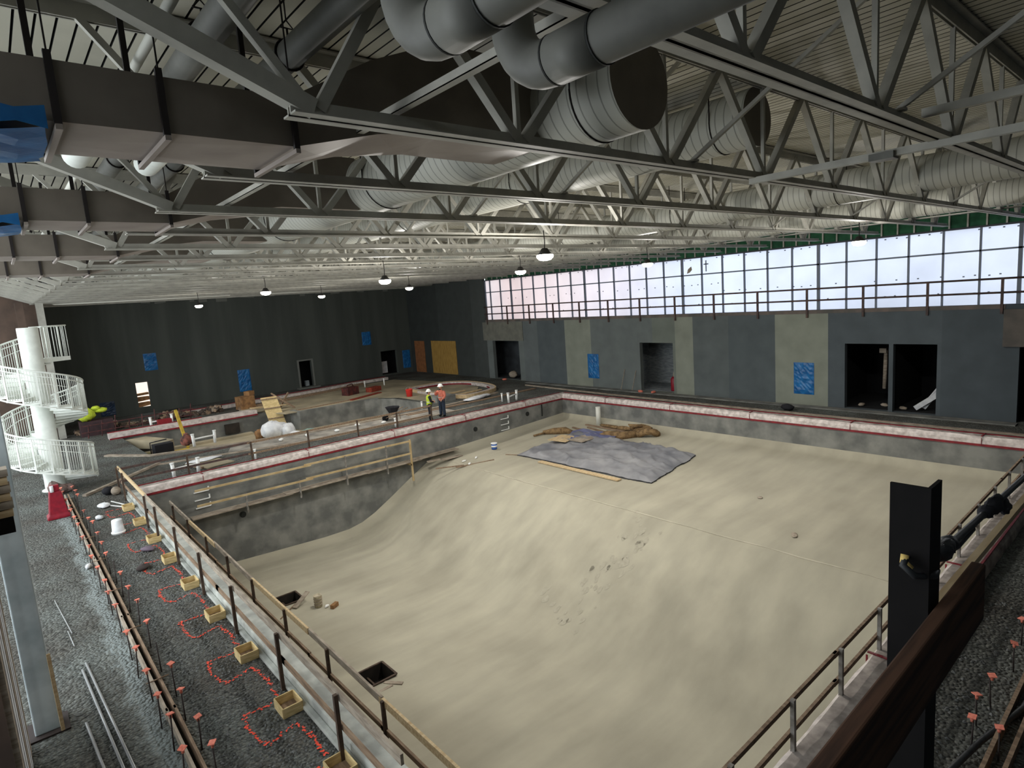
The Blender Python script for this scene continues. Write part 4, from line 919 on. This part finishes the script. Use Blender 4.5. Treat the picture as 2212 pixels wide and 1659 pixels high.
for x,y,lab in ((30.3,36.6,'pinkish brick scrap before the corner doorway'),(30.2,23.3,'pink scrap at the threshold of the second doorway, left'),(30.3,22.4,'pink scrap at the threshold of the second doorway, right'),(31.6,11.1,'pale scrap on the floor of the left dark opening'),(31.9,10.2,'thin pale scrap on the floor of the left dark opening'),(31.5,9.3,'pale scrap beside the post between the dark openings')):
    lumps('masonry_scrap',lab,'scrap',[(x,y,.03,.2,.12,.08,random.random()*3)],m_cap if 'pink' in lab else m_lumg)
mb=MB(); mb.strip([(28.6,3),(28.6,16),(28.9,26),(29.3,33)],.16,0,.07); one('timber_edging',mb,m_lumg,'long pale edging strip on the gravel in front of window wall','edging')
mb=MB(); mb.strip([(30.4,5),(30.4,34)],.5,0,.05); one('kerb_footing',mb,m_pwall,'low concrete footing along the foot of window wall','footing')
lumps('debris_chip','small dark clod of rubbish on gravel before the shiny blue sheet','scrap',[(29.2,13.6,0,.25,.3,.16,0)],m_cloth)

# ------------------------------------------------------------------ left gravel strip
# timber form with rows of rebar stakes
g=thing('timber_form','long low double timber form running along the gravel strip','form',(1.35,17,0))
for x,mt in ((1.31,m_lumd),(1.43,m_lumd)):
    for a,b_ in ((6.5,11),(10.9,15.4),(15.3,20),(19.9,24.4),(24.3,28.8)):
        mb=MB(); mb.bar((x,a,.09),(x+random.uniform(-.015,.015),b_,.09),.04,.18); mb.build('form_board',m_lumd if x>1.4 else m_lumg,g)
mb=MB(); mb.add([(1.33,6.5,.012),(1.41,6.5,.012),(1.41,28.8,.012),(1.33,28.8,.012)],[(0,1,2,3)]); mb.build('form_gap_shade',m_hole,g)  # dark sheet puts the shade between the boards into colour
STL=[(1.18,9.16),(1.22,10.04),(1.19,10.77),(1.22,11.69),(1.18,12.7),(1.19,13.5),(1.22,14.97),(1.2,16.0),(1.22,16.75),(1.2,17.9),(1.2,19.04),(1.22,20.03),(1.22,21.03),(1.2,22.3),(1.2,23.45),(1.21,24.4),(1.22,25.13),(1.22,26.2),(1.23,27.3),(1.24,28.4)]
STR=[(1.53,8.85),(1.54,9.75),(1.52,10.69),(1.56,11.53),(1.53,12.6),(1.56,13.73),(1.57,14.92),(1.53,15.85),(1.54,16.9),(1.55,17.96),(1.52,18.81),(1.55,20.0),(1.54,21.1),(1.56,22.15),(1.52,22.9),(1.53,23.82),(1.54,25.2),(1.55,26.43),(1.56,27.1),(1.57,27.93)]
def stake(x,y,h,label,group,capped=True):
    t=thing('rebar_stake',label,'rebar stake',(x,y,0),group)
    lean=random.uniform(-.03,.03)
    mb=MB(); mb.tube([(x-lean*.3,y,0),(x+lean,y+random.uniform(-.03,.03),h)],.011,6); mb.build('rod',m_rebar,t)
    if capped:
        mb=MB(); mb.box(x+lean,y,h+.008,.095,.095,.012,rz=random.uniform(0,1.5),rx=random.uniform(-.18,.18),ry=random.uniform(-.18,.18)); mb.lathe((x+lean,y,h-.07),[(.02,0),(.024,.07)],8); mb.build('cap',m_cap,t)
    return t
for L_,side in ((STL,'left'),(STR,'right')):
    for k,(x,y) in enumerate(sorted(L_,key=lambda p:p[1])):
        bare = (side=='right' and k in (4,9,16))
        stake(x,y,random.uniform(.55,.64),('bare' if bare else 'orange-capped')+' rebar stake %s of the timber form, %s from the near end'%(side,ORD[k]),'rebar stakes along the timber form',not bare)
for k,y in enumerate((12.0,14.5,17.0,19.6,22.0,24.6)):
    mb=MB(); mb.tube([(1.2,y,.2),(1.56,y+.02,.2)],.012,6); one('form_tie',mb,m_lumd,'thin tie bar across the timber form, %s from the near end'%ORD[k],'tie bar','form ties')
# block-out boxes and orange spray marks beside the kerb
BX=[5.6,7.72,9.69,11.85,14.0,16.2,18.41,20.55,22.76,24.93]
def box_open(y,label):
    t=thing('form_box',label,'box',(2.87,y,0),'open wooden form boxes along the kerb'); w,d,h=.32,.4,.17; x=2.86
    for nm,q in (('side_board',(x,y-d/2,w,.02)),('side_board',(x,y+d/2,w,.02)),('end_board',(x-w/2,y,.02,d)),('end_board',(x+w/2,y,.02,d))):
        mb=MB(); mb.box(q[0],q[1],h/2+.01,q[2],q[3],h); mb.build(nm,m_crate,t)
    mb=MB(); mb.span(x-w/2+.012,x+w/2-.012,y-d/2+.012,y+d/2-.012,.012,.03); mb.build('base',m_lumd,t)
    return t
b0=box_open(BX[1],'open wooden form box by the kerb, nearest the viewer')
for k,y in enumerate(BX[2:]): dup(b0,(2.87,y,0),'open wooden form box by the kerb, %s from the near end'%ORD[k+1])
def spray(y,label,fade):
    mb=MB(); pts=[(2.86,y+.3),(2.84,y+.15)] ; path=[[(2.84,y+.78),(2.86,y+.45)],[(2.7,y+.32),(2.45,y+.36),(2.24,y+.38)],[(2.24,y+.38),(2.2,y+.0),(2.24,y-.45),(2.34,y-.62)],[(2.34,y-.62),(2.6,y-.52),(2.8,y-.45)],[(2.8,y-.45),(2.86,y-.9),(2.87,y-1.32)]]
    for seg in path:
        for (a,b_) in zip(seg,seg[1:]):
            n=int(math.dist(a,b_)/.018)
            for i in range(n):
                if random.random()<fade: continue
                u=i/n; x=a[0]+(b_[0]-a[0])*u+random.gauss(0,.017); yy=a[1]+(b_[1]-a[1])*u+random.gauss(0,.017); r=random.uniform(.008,.026)
                z=.014+random.random()*.012; an=random.random()*6
                mb.add([(x+r*math.cos(an+q*1.26)*random.uniform(.6,1.3),yy+r*math.sin(an+q*1.26)*random.uniform(.6,1.3),z) for q in range(5)],[(0,1,2,3,4)])
    one('spray_mark',mb,m_spray,label,'paint mark','orange spray marks on the gravel')
for k,y in enumerate(BX): spray(y,'orange spray-paint outline on gravel %s'%('at the bottom edge of view, past the nearest box' if k==0 else 'beside the %s form box from the near end'%ORD[k-1]),.15 if k<7 else .3)
# scattered pebbles catching light
mb=MB()
for i in range(2600):
    x=random.uniform(1.6,2.98); y=6.5+random.random()**1.5*14; r=random.uniform(.012,.034)
    mb.add([(x+r*math.cos(q*PI/2+i)*random.uniform(.7,1.3),y+r*math.sin(q*PI/2+i)*random.uniform(.7,1.3),.004) for q in range(4)]+[(x,y,r*.9)],[(0,1,4),(1,2,4),(2,3,4),(3,0,4)])
for i in range(900):
    x=random.uniform(5,15); y=random.uniform(.6,2.9); r=random.uniform(.015,.045)
    mb.add([(x+r*math.cos(q*PI/2+i)*random.uniform(.7,1.3),y+r*math.sin(q*PI/2+i)*random.uniform(.7,1.3),.004) for q in range(4)]+[(x,y,r*.9)],[(0,1,4),(1,2,4),(2,3,4),(3,0,4)])
o=one('loose_gravel',mb,M('stone',srgb(128,130,128),srgb(70,70,68),14,.95),'loose crushed stone scattered over the gravel strips','gravel'); o['kind']='stuff'
# bucket, red barrier, planks, scraps
t=thing('white_bucket','white bucket standing upside down on the gravel strip','bucket',(2.2,22.35,0))
mb=MB(); mb.lathe((2.2,22.35,0),[(.185,0),(.185,.03),(.175,.05),(.15,.44),(.14,.45)],20); mb.build('bucket_body',m_sheet,t)
mb=MB(); mb.lathe((2.2,22.35,.02),[(.186,0),(.2,.01),(.2,.05),(.18,.06)],20); mb.build('rim',m_pvc,t)
t=thing('red_barrier','dark red plastic barrier base standing by the stair tower','barrier',(.95,26.2,0))
mb=MB()
pr=[(.36,0),(.36,.1),(.29,.16),(.19,.9),(.18,.95)]
vs=[]; 
for r,z in pr: vs+=[(.95+sx*r*.95,26.2+sy*r*.75,z) for sx,sy in ((-1,-1),(1,-1),(1,1),(-1,1))]
mb.add(vs,[(i*4+k,i*4+(k+1)%4,(i+1)*4+(k+1)%4,(i+1)*4+k) for i in range(4) for k in range(4)]+[(0,3,2,1),(16,17,18,19)])
mb.build('barrier_body',m_redp,t,bevel=.03)
mb=MB(); mb.box(.95,26.2,1.06,.26,.2,.22); mb.build('neck',m_redp,t,bevel=.02)
mb=MB(); mb.tube([(.87,26.08,.95),(.87,26.08,1.17)],.055,12); mb.build('filler_cap',m_sheet,t)
mb=MB(); mb.bar((1.9,28.4,.06),(5.1,31.7,.06),.16,.09); one('long_plank',mb,m_lumg,'long pale plank lying on the deck by the stair tower','plank')
mb=MB(); mb.box(6.75,29.6,.03,1.3,1.9,.04,rz=.25); one('plywood_sheet',mb,m_beach,'tan plywood sheet on the deck beyond the left pool corner','plywood sheet')
lumps('white_cover','white sheet lying on the tan plywood beyond the left pool corner','sheet',[(6.7,30.3,.05,.75,.35,.05,.1)],m_sheet)
mb=MB(); mb.bar((5.95,30.0,.05),(6.2,28.5,.12),.1,.08); one('loose_board',mb,m_lumd,'brown board beside the H pipe frame at the left pool corner','board')
for x,y,a,b_,mt,lab in ((2.28,26.14,.3,.2,m_sheet,'large white scrap on the gravel left of the guardrail end'),(1.95,24.58,.16,.12,m_sheet,'small white scrap on the gravel left of the white bucket'),(3.0,25.4,.0,.0,None,''),(2.62,27.9,.22,.2,m_cloth,'dark bag on the gravel by the guardrail end'),(2.85,27.6,.16,.14,m_lumg,'pale scrap next to the dark bag'),(2.57,19.82,.14,.22,M('mauve_stone',srgb(112,98,110),None),'flat mauve stone on the gravel strip'),(2.22,18.4,.2,.16,m_rebar,'dark slate chips on the gravel strip'),(1.14,19.76,.12,.06,m_sheet,'white scrap left of the timber form')):
    if mt: lumps('gravel_scrap',lab,'scrap',[(x,y,0,a,b_,.07 if 'bag' not in lab else .16,random.random()*2)],mt)
for (p,q,lab) in (((2.55,26.6),(2.95,25.3),'thin white stick on the gravel by the first form boxes'),((2.45,26.0),(2.75,25.4),'thin grey stick on the gravel crossing the white one')):
    mb=MB(); mb.bar((p[0],p[1],.04),(q[0],q[1],.04),.03,.03); one('thin_stick',mb,m_pvc if 'white' in lab else m_steelp,lab,'stick')
for (p,q,lab) in (((.5,14.06),(.72,9.4),'long grey conduit on the gravel, right of the pair'),((.42,13.81),(.60,9.4),'long grey conduit on the gravel, left of the pair'),((.28,11.85),(.40,9.4),'short grey conduit on the gravel nearest the column')):
    mb=MB(); mb.tube([(p[0],p[1],.03),(q[0],q[1],.03)],.022,8); one('conduit',mb,m_steelp,lab,'conduit','conduits on the gravel')
for (p,q,lab) in (((.27,18.0),(.42,15.7),'thin pale rod lying on the gravel far left, longer'),((.36,15.9),(.40,15.0),'thin pale rod lying on the gravel far left, shorter')):
    mb=MB(); mb.tube([(p[0],p[1],.03),(q[0],q[1],.03)],.012,6); one('thin_rod',mb,m_steelp,lab,'rod')
# steel column with base plate
t=thing('steel_column','tall blue-grey steel column at the left edge of the view','column',(-.2,12.2,0))
mb=MB(); mb.span(-.38,-.04,12.05,12.4,.03,DECK); mb.build('column_shaft',m_grey,t,bevel=.02)
mb=MB(); mb.span(-.5,.08,11.93,12.52,0,.03); mb.build('base_plate',m_rebar,t)
mb=MB(); mb.bar((-.02,11.9,.05),(-.03,12.0,1.35),.05,.03); one('leaning_lath',mb,m_lum,'thin timber lath leaning on the blue-grey column','lath')
# stud partition further left
t=thing('stud_partition','unfinished partition of brown studs and white boards at the left edge','partition',(-.6,10.6,0))
for k in range(8):
    y=8.9+.42*k
    mb=MB(); mb.span(-.66,-.5,y-.03,y+.03,0,5); mb.build('stud',m_brown,t)
    if k<7:
        mb=MB(); mb.span(-.56,-.44,y+.06,y+.30,.05,5); mb.build('board',m_sheet if k%3 else m_lumg,t)
mb=MB(); mb.span(-.68,-.48,8.8,12,-.0,.06); mb.build('sole_plate',m_lumd,t)
# board stack on a black beam at the left edge
t=thing('steel_bracket','black steel beam end poking in at the left edge under a stack of boards','beam',(-.3,10,4.0))
mb=MB(); mb.span(-.9,-.10,9.95,10.25,3.97,4.17); mb.build('beam_end',m_ang,t)
for k in range(6):
    mb=MB(); mb.box(-.5,10.1,4.225+.105*k,.82+.03*(k%2),.28,.09,rz=.01*(k%3)); one('pale_board',mb,m_lumg if k%2 else m_lum,'pale board at the left edge, %s up in the stack on the black beam'%ORD[k],'board','boards stacked on the black beam')

# ------------------------------------------------------------------ spiral stair tower
SX,SY=1.2,31.0; R=1.5
t=thing('spiral_stair','white steel spiral stair winding round a thick white column','spiral staircase',(SX,SY,0))
a0=math.radians(-2)
def sp(phi,r,z): 
    a=a0-phi                                 # climbs clockwise
    return (SX+r*math.cos(a),SY+r*math.sin(a),z)
mb=MB(); mb.lathe((SX,SY,0),[(.48,0),(.48,.04),(.36,.06),(.35,6.66),(.34,6.68)],32); mb.build('centre_column',m_white,t)
zof=lambda d: .42+d*.0075
STEP=20
for d in range(-10,640,STEP):
    z=zof(d); p=math.radians(d); q=math.radians(d+STEP+3)
    mb=MB(); A_=[sp(p,.4,z),sp(p,R,z),sp(q,R,z),sp(q,.4,z)]; B_=[(x,y,z_-.05) for x,y,z_ in A_]
    mb.add(B_+A_,[(0,1,2,3),(7,6,5,4),(0,4,5,1),(1,5,6,2),(2,6,7,3),(3,7,4,0)])
    C_=[sp(p,.4,z-.05),sp(p,R,z-.05),sp(p,R,z-.145),sp(p,.4,z-.145)]; mb.add(C_,[(0,1,2,3)])
    mb.build('tread',m_white,t)
def helix(r,dz,d0,d1,st=6): return [sp(math.radians(d),r,zof(d)+dz) for d in range(d0,d1+1,st)]
# stringer
mb=MB(); up_=helix(R+.01,-.14,-12,640); dn=helix(R+.01,-.2,-12,640); m_=len(up_); mb.add(up_+dn,[(i,i+1,m_+i+1,m_+i) for i in range(m_-1)])
o=mb.build('stringer',m_white,t); md=o.modifiers.new('thick','SOLIDIFY'); md.thickness=.03
mb=MB(); mb.tube(helix(R,1.2,-12,640),.035,8); mb.build('handrail',m_white,t)
mb=MB(); mb.tube(helix(R,1.02,-12,640),.022,6); mb.build('upper_rail',m_white,t)
mb=MB(); mb.tube(helix(R-.2,.75,-12,640),.014,5); mb.build('inner_handrail',m_white,t)
for d in range(-10,641,STEP):
    mb=MB(); p=math.radians(d); a=sp(p,R,zof(d)-.2); b_=sp(p,R,zof(d)+1.2); mb.bar(a,b_,.06,.035,(math.cos(a0-p),math.sin(a0-p),0)); mb.build('post',m_white,t)
for d in range(-10,640,STEP):
    mb=MB()
    for k in range(1,6):
        dd=d+STEP*k/6; p=math.radians(dd); zz=zof(d)+.0
        mb.tube([sp(p,R,max(zof(dd)-.22,zz-.2) if k<0 else zz+.02),sp(p,R,zof(dd)+1.2)],.0105,5)
    a=sp(math.radians(d),R,zof(d)+.04); b_=sp(math.radians(d+STEP),R,zof(d)+.04); mb.bar(a,b_,.02,.05)
    mb.build('baluster_panel',m_white,t)
# top landing
zl=5.38
mb=MB(); fan=[sp(math.radians(d),R,zl) for d in range(632,695,7)]
A_=[sp(math.radians(632),.38,zl)]+fan+[sp(math.radians(690),.38,zl)]
n_=len(A_); mb.add([(x,y,z-.16) for x,y,z in A_]+A_,[tuple(range(n_))[::-1],tuple(range(n_,2*n_))]+[(i,(i+1)%n_,n_+(i+1)%n_,n_+i) for i in range(n_)]); mb.build('landing',m_white,t)
mb=MB()
for zz,r_ in ((zl+1.3,.035),): mb.tube([sp(math.radians(d),R,zz) for d in range(632,695,7)]+[sp(math.radians(690),.5,zz)],r_,6)
for d in range(632,692,5):
    mb.tube([sp(math.radians(d),R,zl),sp(math.radians(d),R,zl+1.3)],.03 if (d-632)%20==0 else .0125,5)
for r_ in (.5,.7,.9,1.1,1.3): mb.tube([sp(math.radians(690),r_,zl),sp(math.radians(690),r_,zl+1.3)],.0125,5)
mb.build('landing_railing',m_white,t)
# stone sacks at column foot
lumps('stone_heap','small pinkish stone heap at the foot of the stair column','stones',[(1.2,29.9,0,.3,.3,.22,0),(1.5,30.1,0,.3,.25,.16,.5),(1.05,29.7,0,.2,.2,.3,0)],M('pink_stone',srgb(150,126,120),srgb(110,96,92),5,.9))

# ------------------------------------------------------------------ workers
def skin_mesh(name, verts, edges, mat, parent, sub=1):
    off=parent_world(parent)
    me=bpy.data.meshes.new(name); me.from_pydata([tuple(Vector(v[0])-off) for v in verts],edges,[])
    o=bpy.data.objects.new(name,me); COL.objects.link(o)
    md=o.modifiers.new('skin','SKIN'); md.use_smooth_shade=True
    sv=me.skin_vertices[0].data
    for i,v in enumerate(verts):
        r=v[1]; sv[i].radius=r if isinstance(r,tuple) else (r,r)
    sv[0].use_root=True
    s=o.modifiers.new('sub','SUBSURF'); s.levels=sub; s.render_levels=sub
    dg=bpy.context.evaluated_depsgraph_get(); dg.update()
    m2=bpy.data.meshes.new_from_object(o.evaluated_get(dg)); bpy.data.objects.remove(o); bpy.data.meshes.remove(me)
    m2.name=name; m2.materials.clear(); m2.materials.append(mat)
    for p in m2.polygons: p.use_smooth=True
    o=bpy.data.objects.new(name,m2); COL.objects.link(o); o.parent=parent
    return o
def worker(loc,yaw,label,top,under,legs,arms,h=1.0,beard=False):
    """arms: for left/right (elbow, wrist) offsets in body space; body faces +x before yaw"""
    t=thing('person',label,'person',loc,'two workers talking on the deck')
    c,s=math.cos(yaw),math.sin(yaw); L0=Vector(loc)
    W=lambda x,y,z: tuple(L0+Vector(((x*c-y*s)*h,(x*s+y*c)*h,z*h)))
    V=[]; E=[]
    def add(p,r,par=None):
        V.append((W(*p), tuple(q*h for q in r) if isinstance(r,tuple) else r*h)); i=len(V)-1
        if par is not None: E.append((par,i))
        return i
    pel=add((0,0,.95),(.115,.15)); sp1=add((0,0,1.12),(.1,.135),pel); ch=add((0,0,1.32),(.115,.165),sp1); nb=add((0,0,1.46),.075,ch); nk=add((.01,0,1.53),.055,nb)
    h1=add((.025,0,1.6),(.082,.072),nk); h2=add((.02,0,1.68),(.098,.082),h1); h3=add((.01,0,1.76),(.075,.065),h2)
    add((.125,0,1.645),.014,h2)   # nose
    for sd in (-1,1): add((.01,sd*.088,1.65),.015,h2)   # ears
    armpts=[]
    for sd,(el,wr) in zip((1,-1),arms):
        sh=add((0,sd*.19,1.40),.062,ch); e=add(el,.046,sh); w=add(wr,.031,e); armpts.append(((0,sd*.19,1.40),el,wr))
        d=(Vector(wr)-Vector(el)).normalized(); side=d.cross(Vector((0,0,1)));
        if side.length<.1: side=Vector((0,1,0))
        side.normalize(); pw=Vector(wr)+d*.07; pm=add(tuple(pw),(.02,.034),w)
        nrm=side.cross(d)
        for k,ln in enumerate((.075,.085,.08,.062)):
            b0=pw+side*(.030-.020*k)+d*.03; f1=add(tuple(b0),.0095,pm); f2=add(tuple(b0+d*ln*.55-nrm*.012),.0085,f1); add(tuple(b0+d*ln*.85-nrm*.045),.007,f2)
        th=add(tuple(Vector(wr)+d*.03+side*.045),.011,pm); add(tuple(Vector(wr)+d*.075+side*.065-nrm*.01),.008,th)
    legpts=[]
    for sd in (-1,1):
        hp=add((0,sd*.095,.88),(.09,.085),pel); kn=add((.02*sd+.01,sd*.12,.48),.062,hp); an=add((.03*sd-.02,sd*.14,.1),.042,kn); to=add((.03*sd+.12,sd*.16,.04),.04,an)
        legpts.append(((0,sd*.095,.88),(.02*sd+.01,sd*.12,.48),(.03*sd-.02,sd*.14,.1),(.03*sd+.13,sd*.16,.045)))
    skin_mesh('body',V,E,m_skin,t,2)
    def part(name,pts,edges,mat): return skin_mesh(name,[(W(*p),tuple(q*h for q in r) if isinstance(r,tuple) else r*h) for p,r in pts],edges,mat,t,1)
    part('trousers',[((0,0,1.06),(.15,.2)),((0,0,.9),(.15,.19))]+[q for lp in legpts for q in ((lp[0],(.125,.12)),(lp[1],.1),((lp[2][0],lp[2][1],.06),.088))],[(0,1),(1,2),(2,3),(3,4),(1,5),(5,6),(6,7)],legs)
    for lp in legpts: part('boot',[((lp[2][0],lp[2][1],.16),.075),((lp[2][0]-.01,lp[2][1],.075),.074),((lp[3][0]+.02,lp[3][1],.06),.058)],[(0,1),(1,2)],m_black)
    for ap in armpts: part('sleeve',[(tuple(Vector(ap[0])*1.0+Vector((0,-.05 if ap[0][1]>0 else .05,.02))),.1),(ap[0],.1),(ap[1],.076),(tuple(Vector(ap[1]).lerp(Vector(ap[2]),1.0)),.056)],[(0,1),(1,2),(2,3)],under)
    part('jacket',[((0,0,.86),(.175,.225)),((0,0,.98),(.165,.215)),((0,0,1.14),(.155,.2)),((0,0,1.33),(.17,.225)),((0,0,1.44),(.125,.17)),((0,0,1.52),(.085,.095))],[(0,1),(1,2),(2,3),(3,4),(4,5)],top)
    for z in (1.08,1.24):
        mb=MB(); n=20; vs=[W(.155*math.cos(2*PI*k/n)*1.02,.2*math.sin(2*PI*k/n)*1.02,z+dz) for dz in (0,.045) for k in range(n)]
        mb.add(vs,[(k,(k+1)%n,n+(k+1)%n,n+k) for k in range(n)]); mb.build('reflective_band',M('reflective',srgb(206,204,196),None,rough=.3),t) if z<1.1 else None
    mb=MB(); cc=W(.012,0,1.70); mb.lathe(cc,[(.175*h,.0),(.178*h,.012*h),(.135*h,.02*h),(.13*h,.07*h),(.1*h,.125*h),(.05*h,.15*h),(.01*h,.155*h)],20)
    mb.build('hard_hat',m_pvc,t)
    for sd in (-1,1):
        mb=MB(); e=W(.108,sd*.034,1.67); mb.lathe((e[0],e[1],e[2]-.008),[(.003,0),(.009,.008),(.003,.016)],8); mb.build('eye',m_black,t)
    if beard: part('beard',[((.085,0,1.6),(.07,.085)),((.05,0,1.53),.085)],[(0,1)],m_hair)
    else: part('hair',[((-.035,0,1.7),(.1,.11)),((-.04,0,1.58),.1)],[(0,1)],m_hair)
    mb=MB(); m0=W(.113,-.028,1.607); m1=W(.113,.028,1.607); mb.bar(m0,m1,.012,.012); mb.build('mouth',M('lips',srgb(140,80,72),None),t)
    return t
worker((18.05,28.55,.0),-.35,'worker in yellow-green vest, black sleeves and white hard hat, arms folded',m_hiviz,m_cloth,m_cloth,[((.06,.27,1.13),(.22,.10,1.12)),((.06,-.27,1.13),(.24,-.08,1.07))],.955)
worker((19.05,28.8,.0),-2.75,'taller worker in orange jacket and white hard hat raising one hand',m_hivo,m_hivo,m_jean,[((.05,.28,1.15),(.2,.2,1.02)),((.12,-.3,1.22),(.27,-.16,1.44))],1.03,True)

# ------------------------------------------------------------------ foreground at the viewer's platform
mb=MB(); L_=.112; th=.011; xc,yc,zt_=2.1,.54,5.83
mb.prism([(xc,yc),(xc+L_,yc),(xc+L_,yc+th),(xc+th,yc+th),(xc+th,yc+L_),(xc,yc+L_)],0,zt_)
one('steel_angle_post',mb,m_ang,'black steel angle post standing up in the right foreground','post')
mb=MB(); mb.span(.3,2.56,.487,.53,5.228,5.44)
o=one('foreground_board',mb,m_fore,'dark timber guard board crossing in front of the black angle post','board',bevel=.006)
mb=MB(); mb.tube([(2.1+.11,.62,5.50),(2.5,.62,5.45),(3.2,.62,5.41),(4.6,.62,5.33),(7,.62,5.3),(12,.62,5.3)],.014,8); one('guard_cable',mb,m_hose,'taut black guard cable running off to the right from the angle post','cable')
mb=MB(); mb.tube([(2.09,.60,5.60),(2.06,.60,5.58),(2.07,.57,5.55),(2.14,.535,5.535),(2.22,.55,5.52),(2.3,.6,5.46),(2.5,.62,5.435),(2.8,.625,5.39),(3.0,.62,5.40)],.011,8)
mb.tube([(2.22,.63,5.62),(2.45,.63,5.47),(2.62,.62,5.45)],.009,6); mb.tube([(2.22,.64,5.54),(2.5,.64,5.43)],.008,6)
t=one('hose_loop',mb,m_hose,'black hose looped round the angle post and tied to the cable','hose')
mb=MB(); mb.tube([(2.085,.602,5.606),(2.075,.602,5.585),(2.08,.585,5.565)],.0125,8); one('hose_tip',mb,m_tape,'yellow taped hose tip on the front of the angle post','hose')
lumps('cable_clamp','bunched black clamp on the guard cable just right of the post','clamp',[(2.6,.62,5.42,.09,.03,.028,0),(2.68,.625,5.41,.05,.03,.03,.4),(2.55,.61,5.42,.05,.02,.03,-.3)],m_hose)
lumps('cable_clamp','bunched black clamp on the guard cable near the right picture edge','clamp',[(3.35,.62,5.36,.12,.035,.04,0),(3.5,.61,5.33,.1,.03,.03,.2),(3.22,.62,5.38,.05,.03,.03,0)],m_cloth)
mb=MB(); mb.bar((2.62,.66,5.18),(7.0,.66,5.10),.03,.03); one('light_batten',mb,m_lum,'pale timber batten running below the guard cable at right','batten')
# gravel deck on the near right with orange capped stakes
for k,(x,y) in enumerate(((9.21,1.54),(9.2,1.83),(9.78,1.9),(10.36,1.85),(11.57,1.8),(12.52,1.86))):
    stake(x,y,.5,'orange-capped rebar stake on the dark gravel at lower right, %s from the viewer'%ORD[k],'rebar stakes at lower right')
mb=MB(); mb.bar((7.5,1.62,.08),(16,1.62,.08),.05,.16); mb.bar((7.5,1.42,.08),(16,1.42,.08),.05,.16); one('timber_form',mb,m_lumd,'timber form boards on the dark gravel at lower right','form')
mb=MB(); mb.tube([(8.0,2.0,.05),(9.3,1.75,.12),(10.5,1.5,.1),(12,1.4,.15)],.04,8); one('black_hose',mb,m_hose,'black hose lying over the timber form at lower right','hose')

# ------------------------------------------------------------------ light
w=bpy.data.worlds.new('world'); SC.world=w; w.use_nodes=True
bg=w.node_tree.nodes['Background']; bg.inputs['Color'].default_value=(.90,.96,1.0,1); bg.inputs['Strength'].default_value=2.15
SC.view_settings.view_transform='Standard'; SC.view_settings.look='None'; SC.view_settings.exposure=.8
SC.cycles.max_bounces=6; SC.cycles.diffuse_bounces=4; SC.cycles.glossy_bounces=2; SC.cycles.transmission_bounces=2; SC.cycles.transparent_max_bounces=4
SC.cycles.sample_clamp_indirect=6; SC.cycles.caustics_reflective=False; SC.cycles.caustics_refractive=False
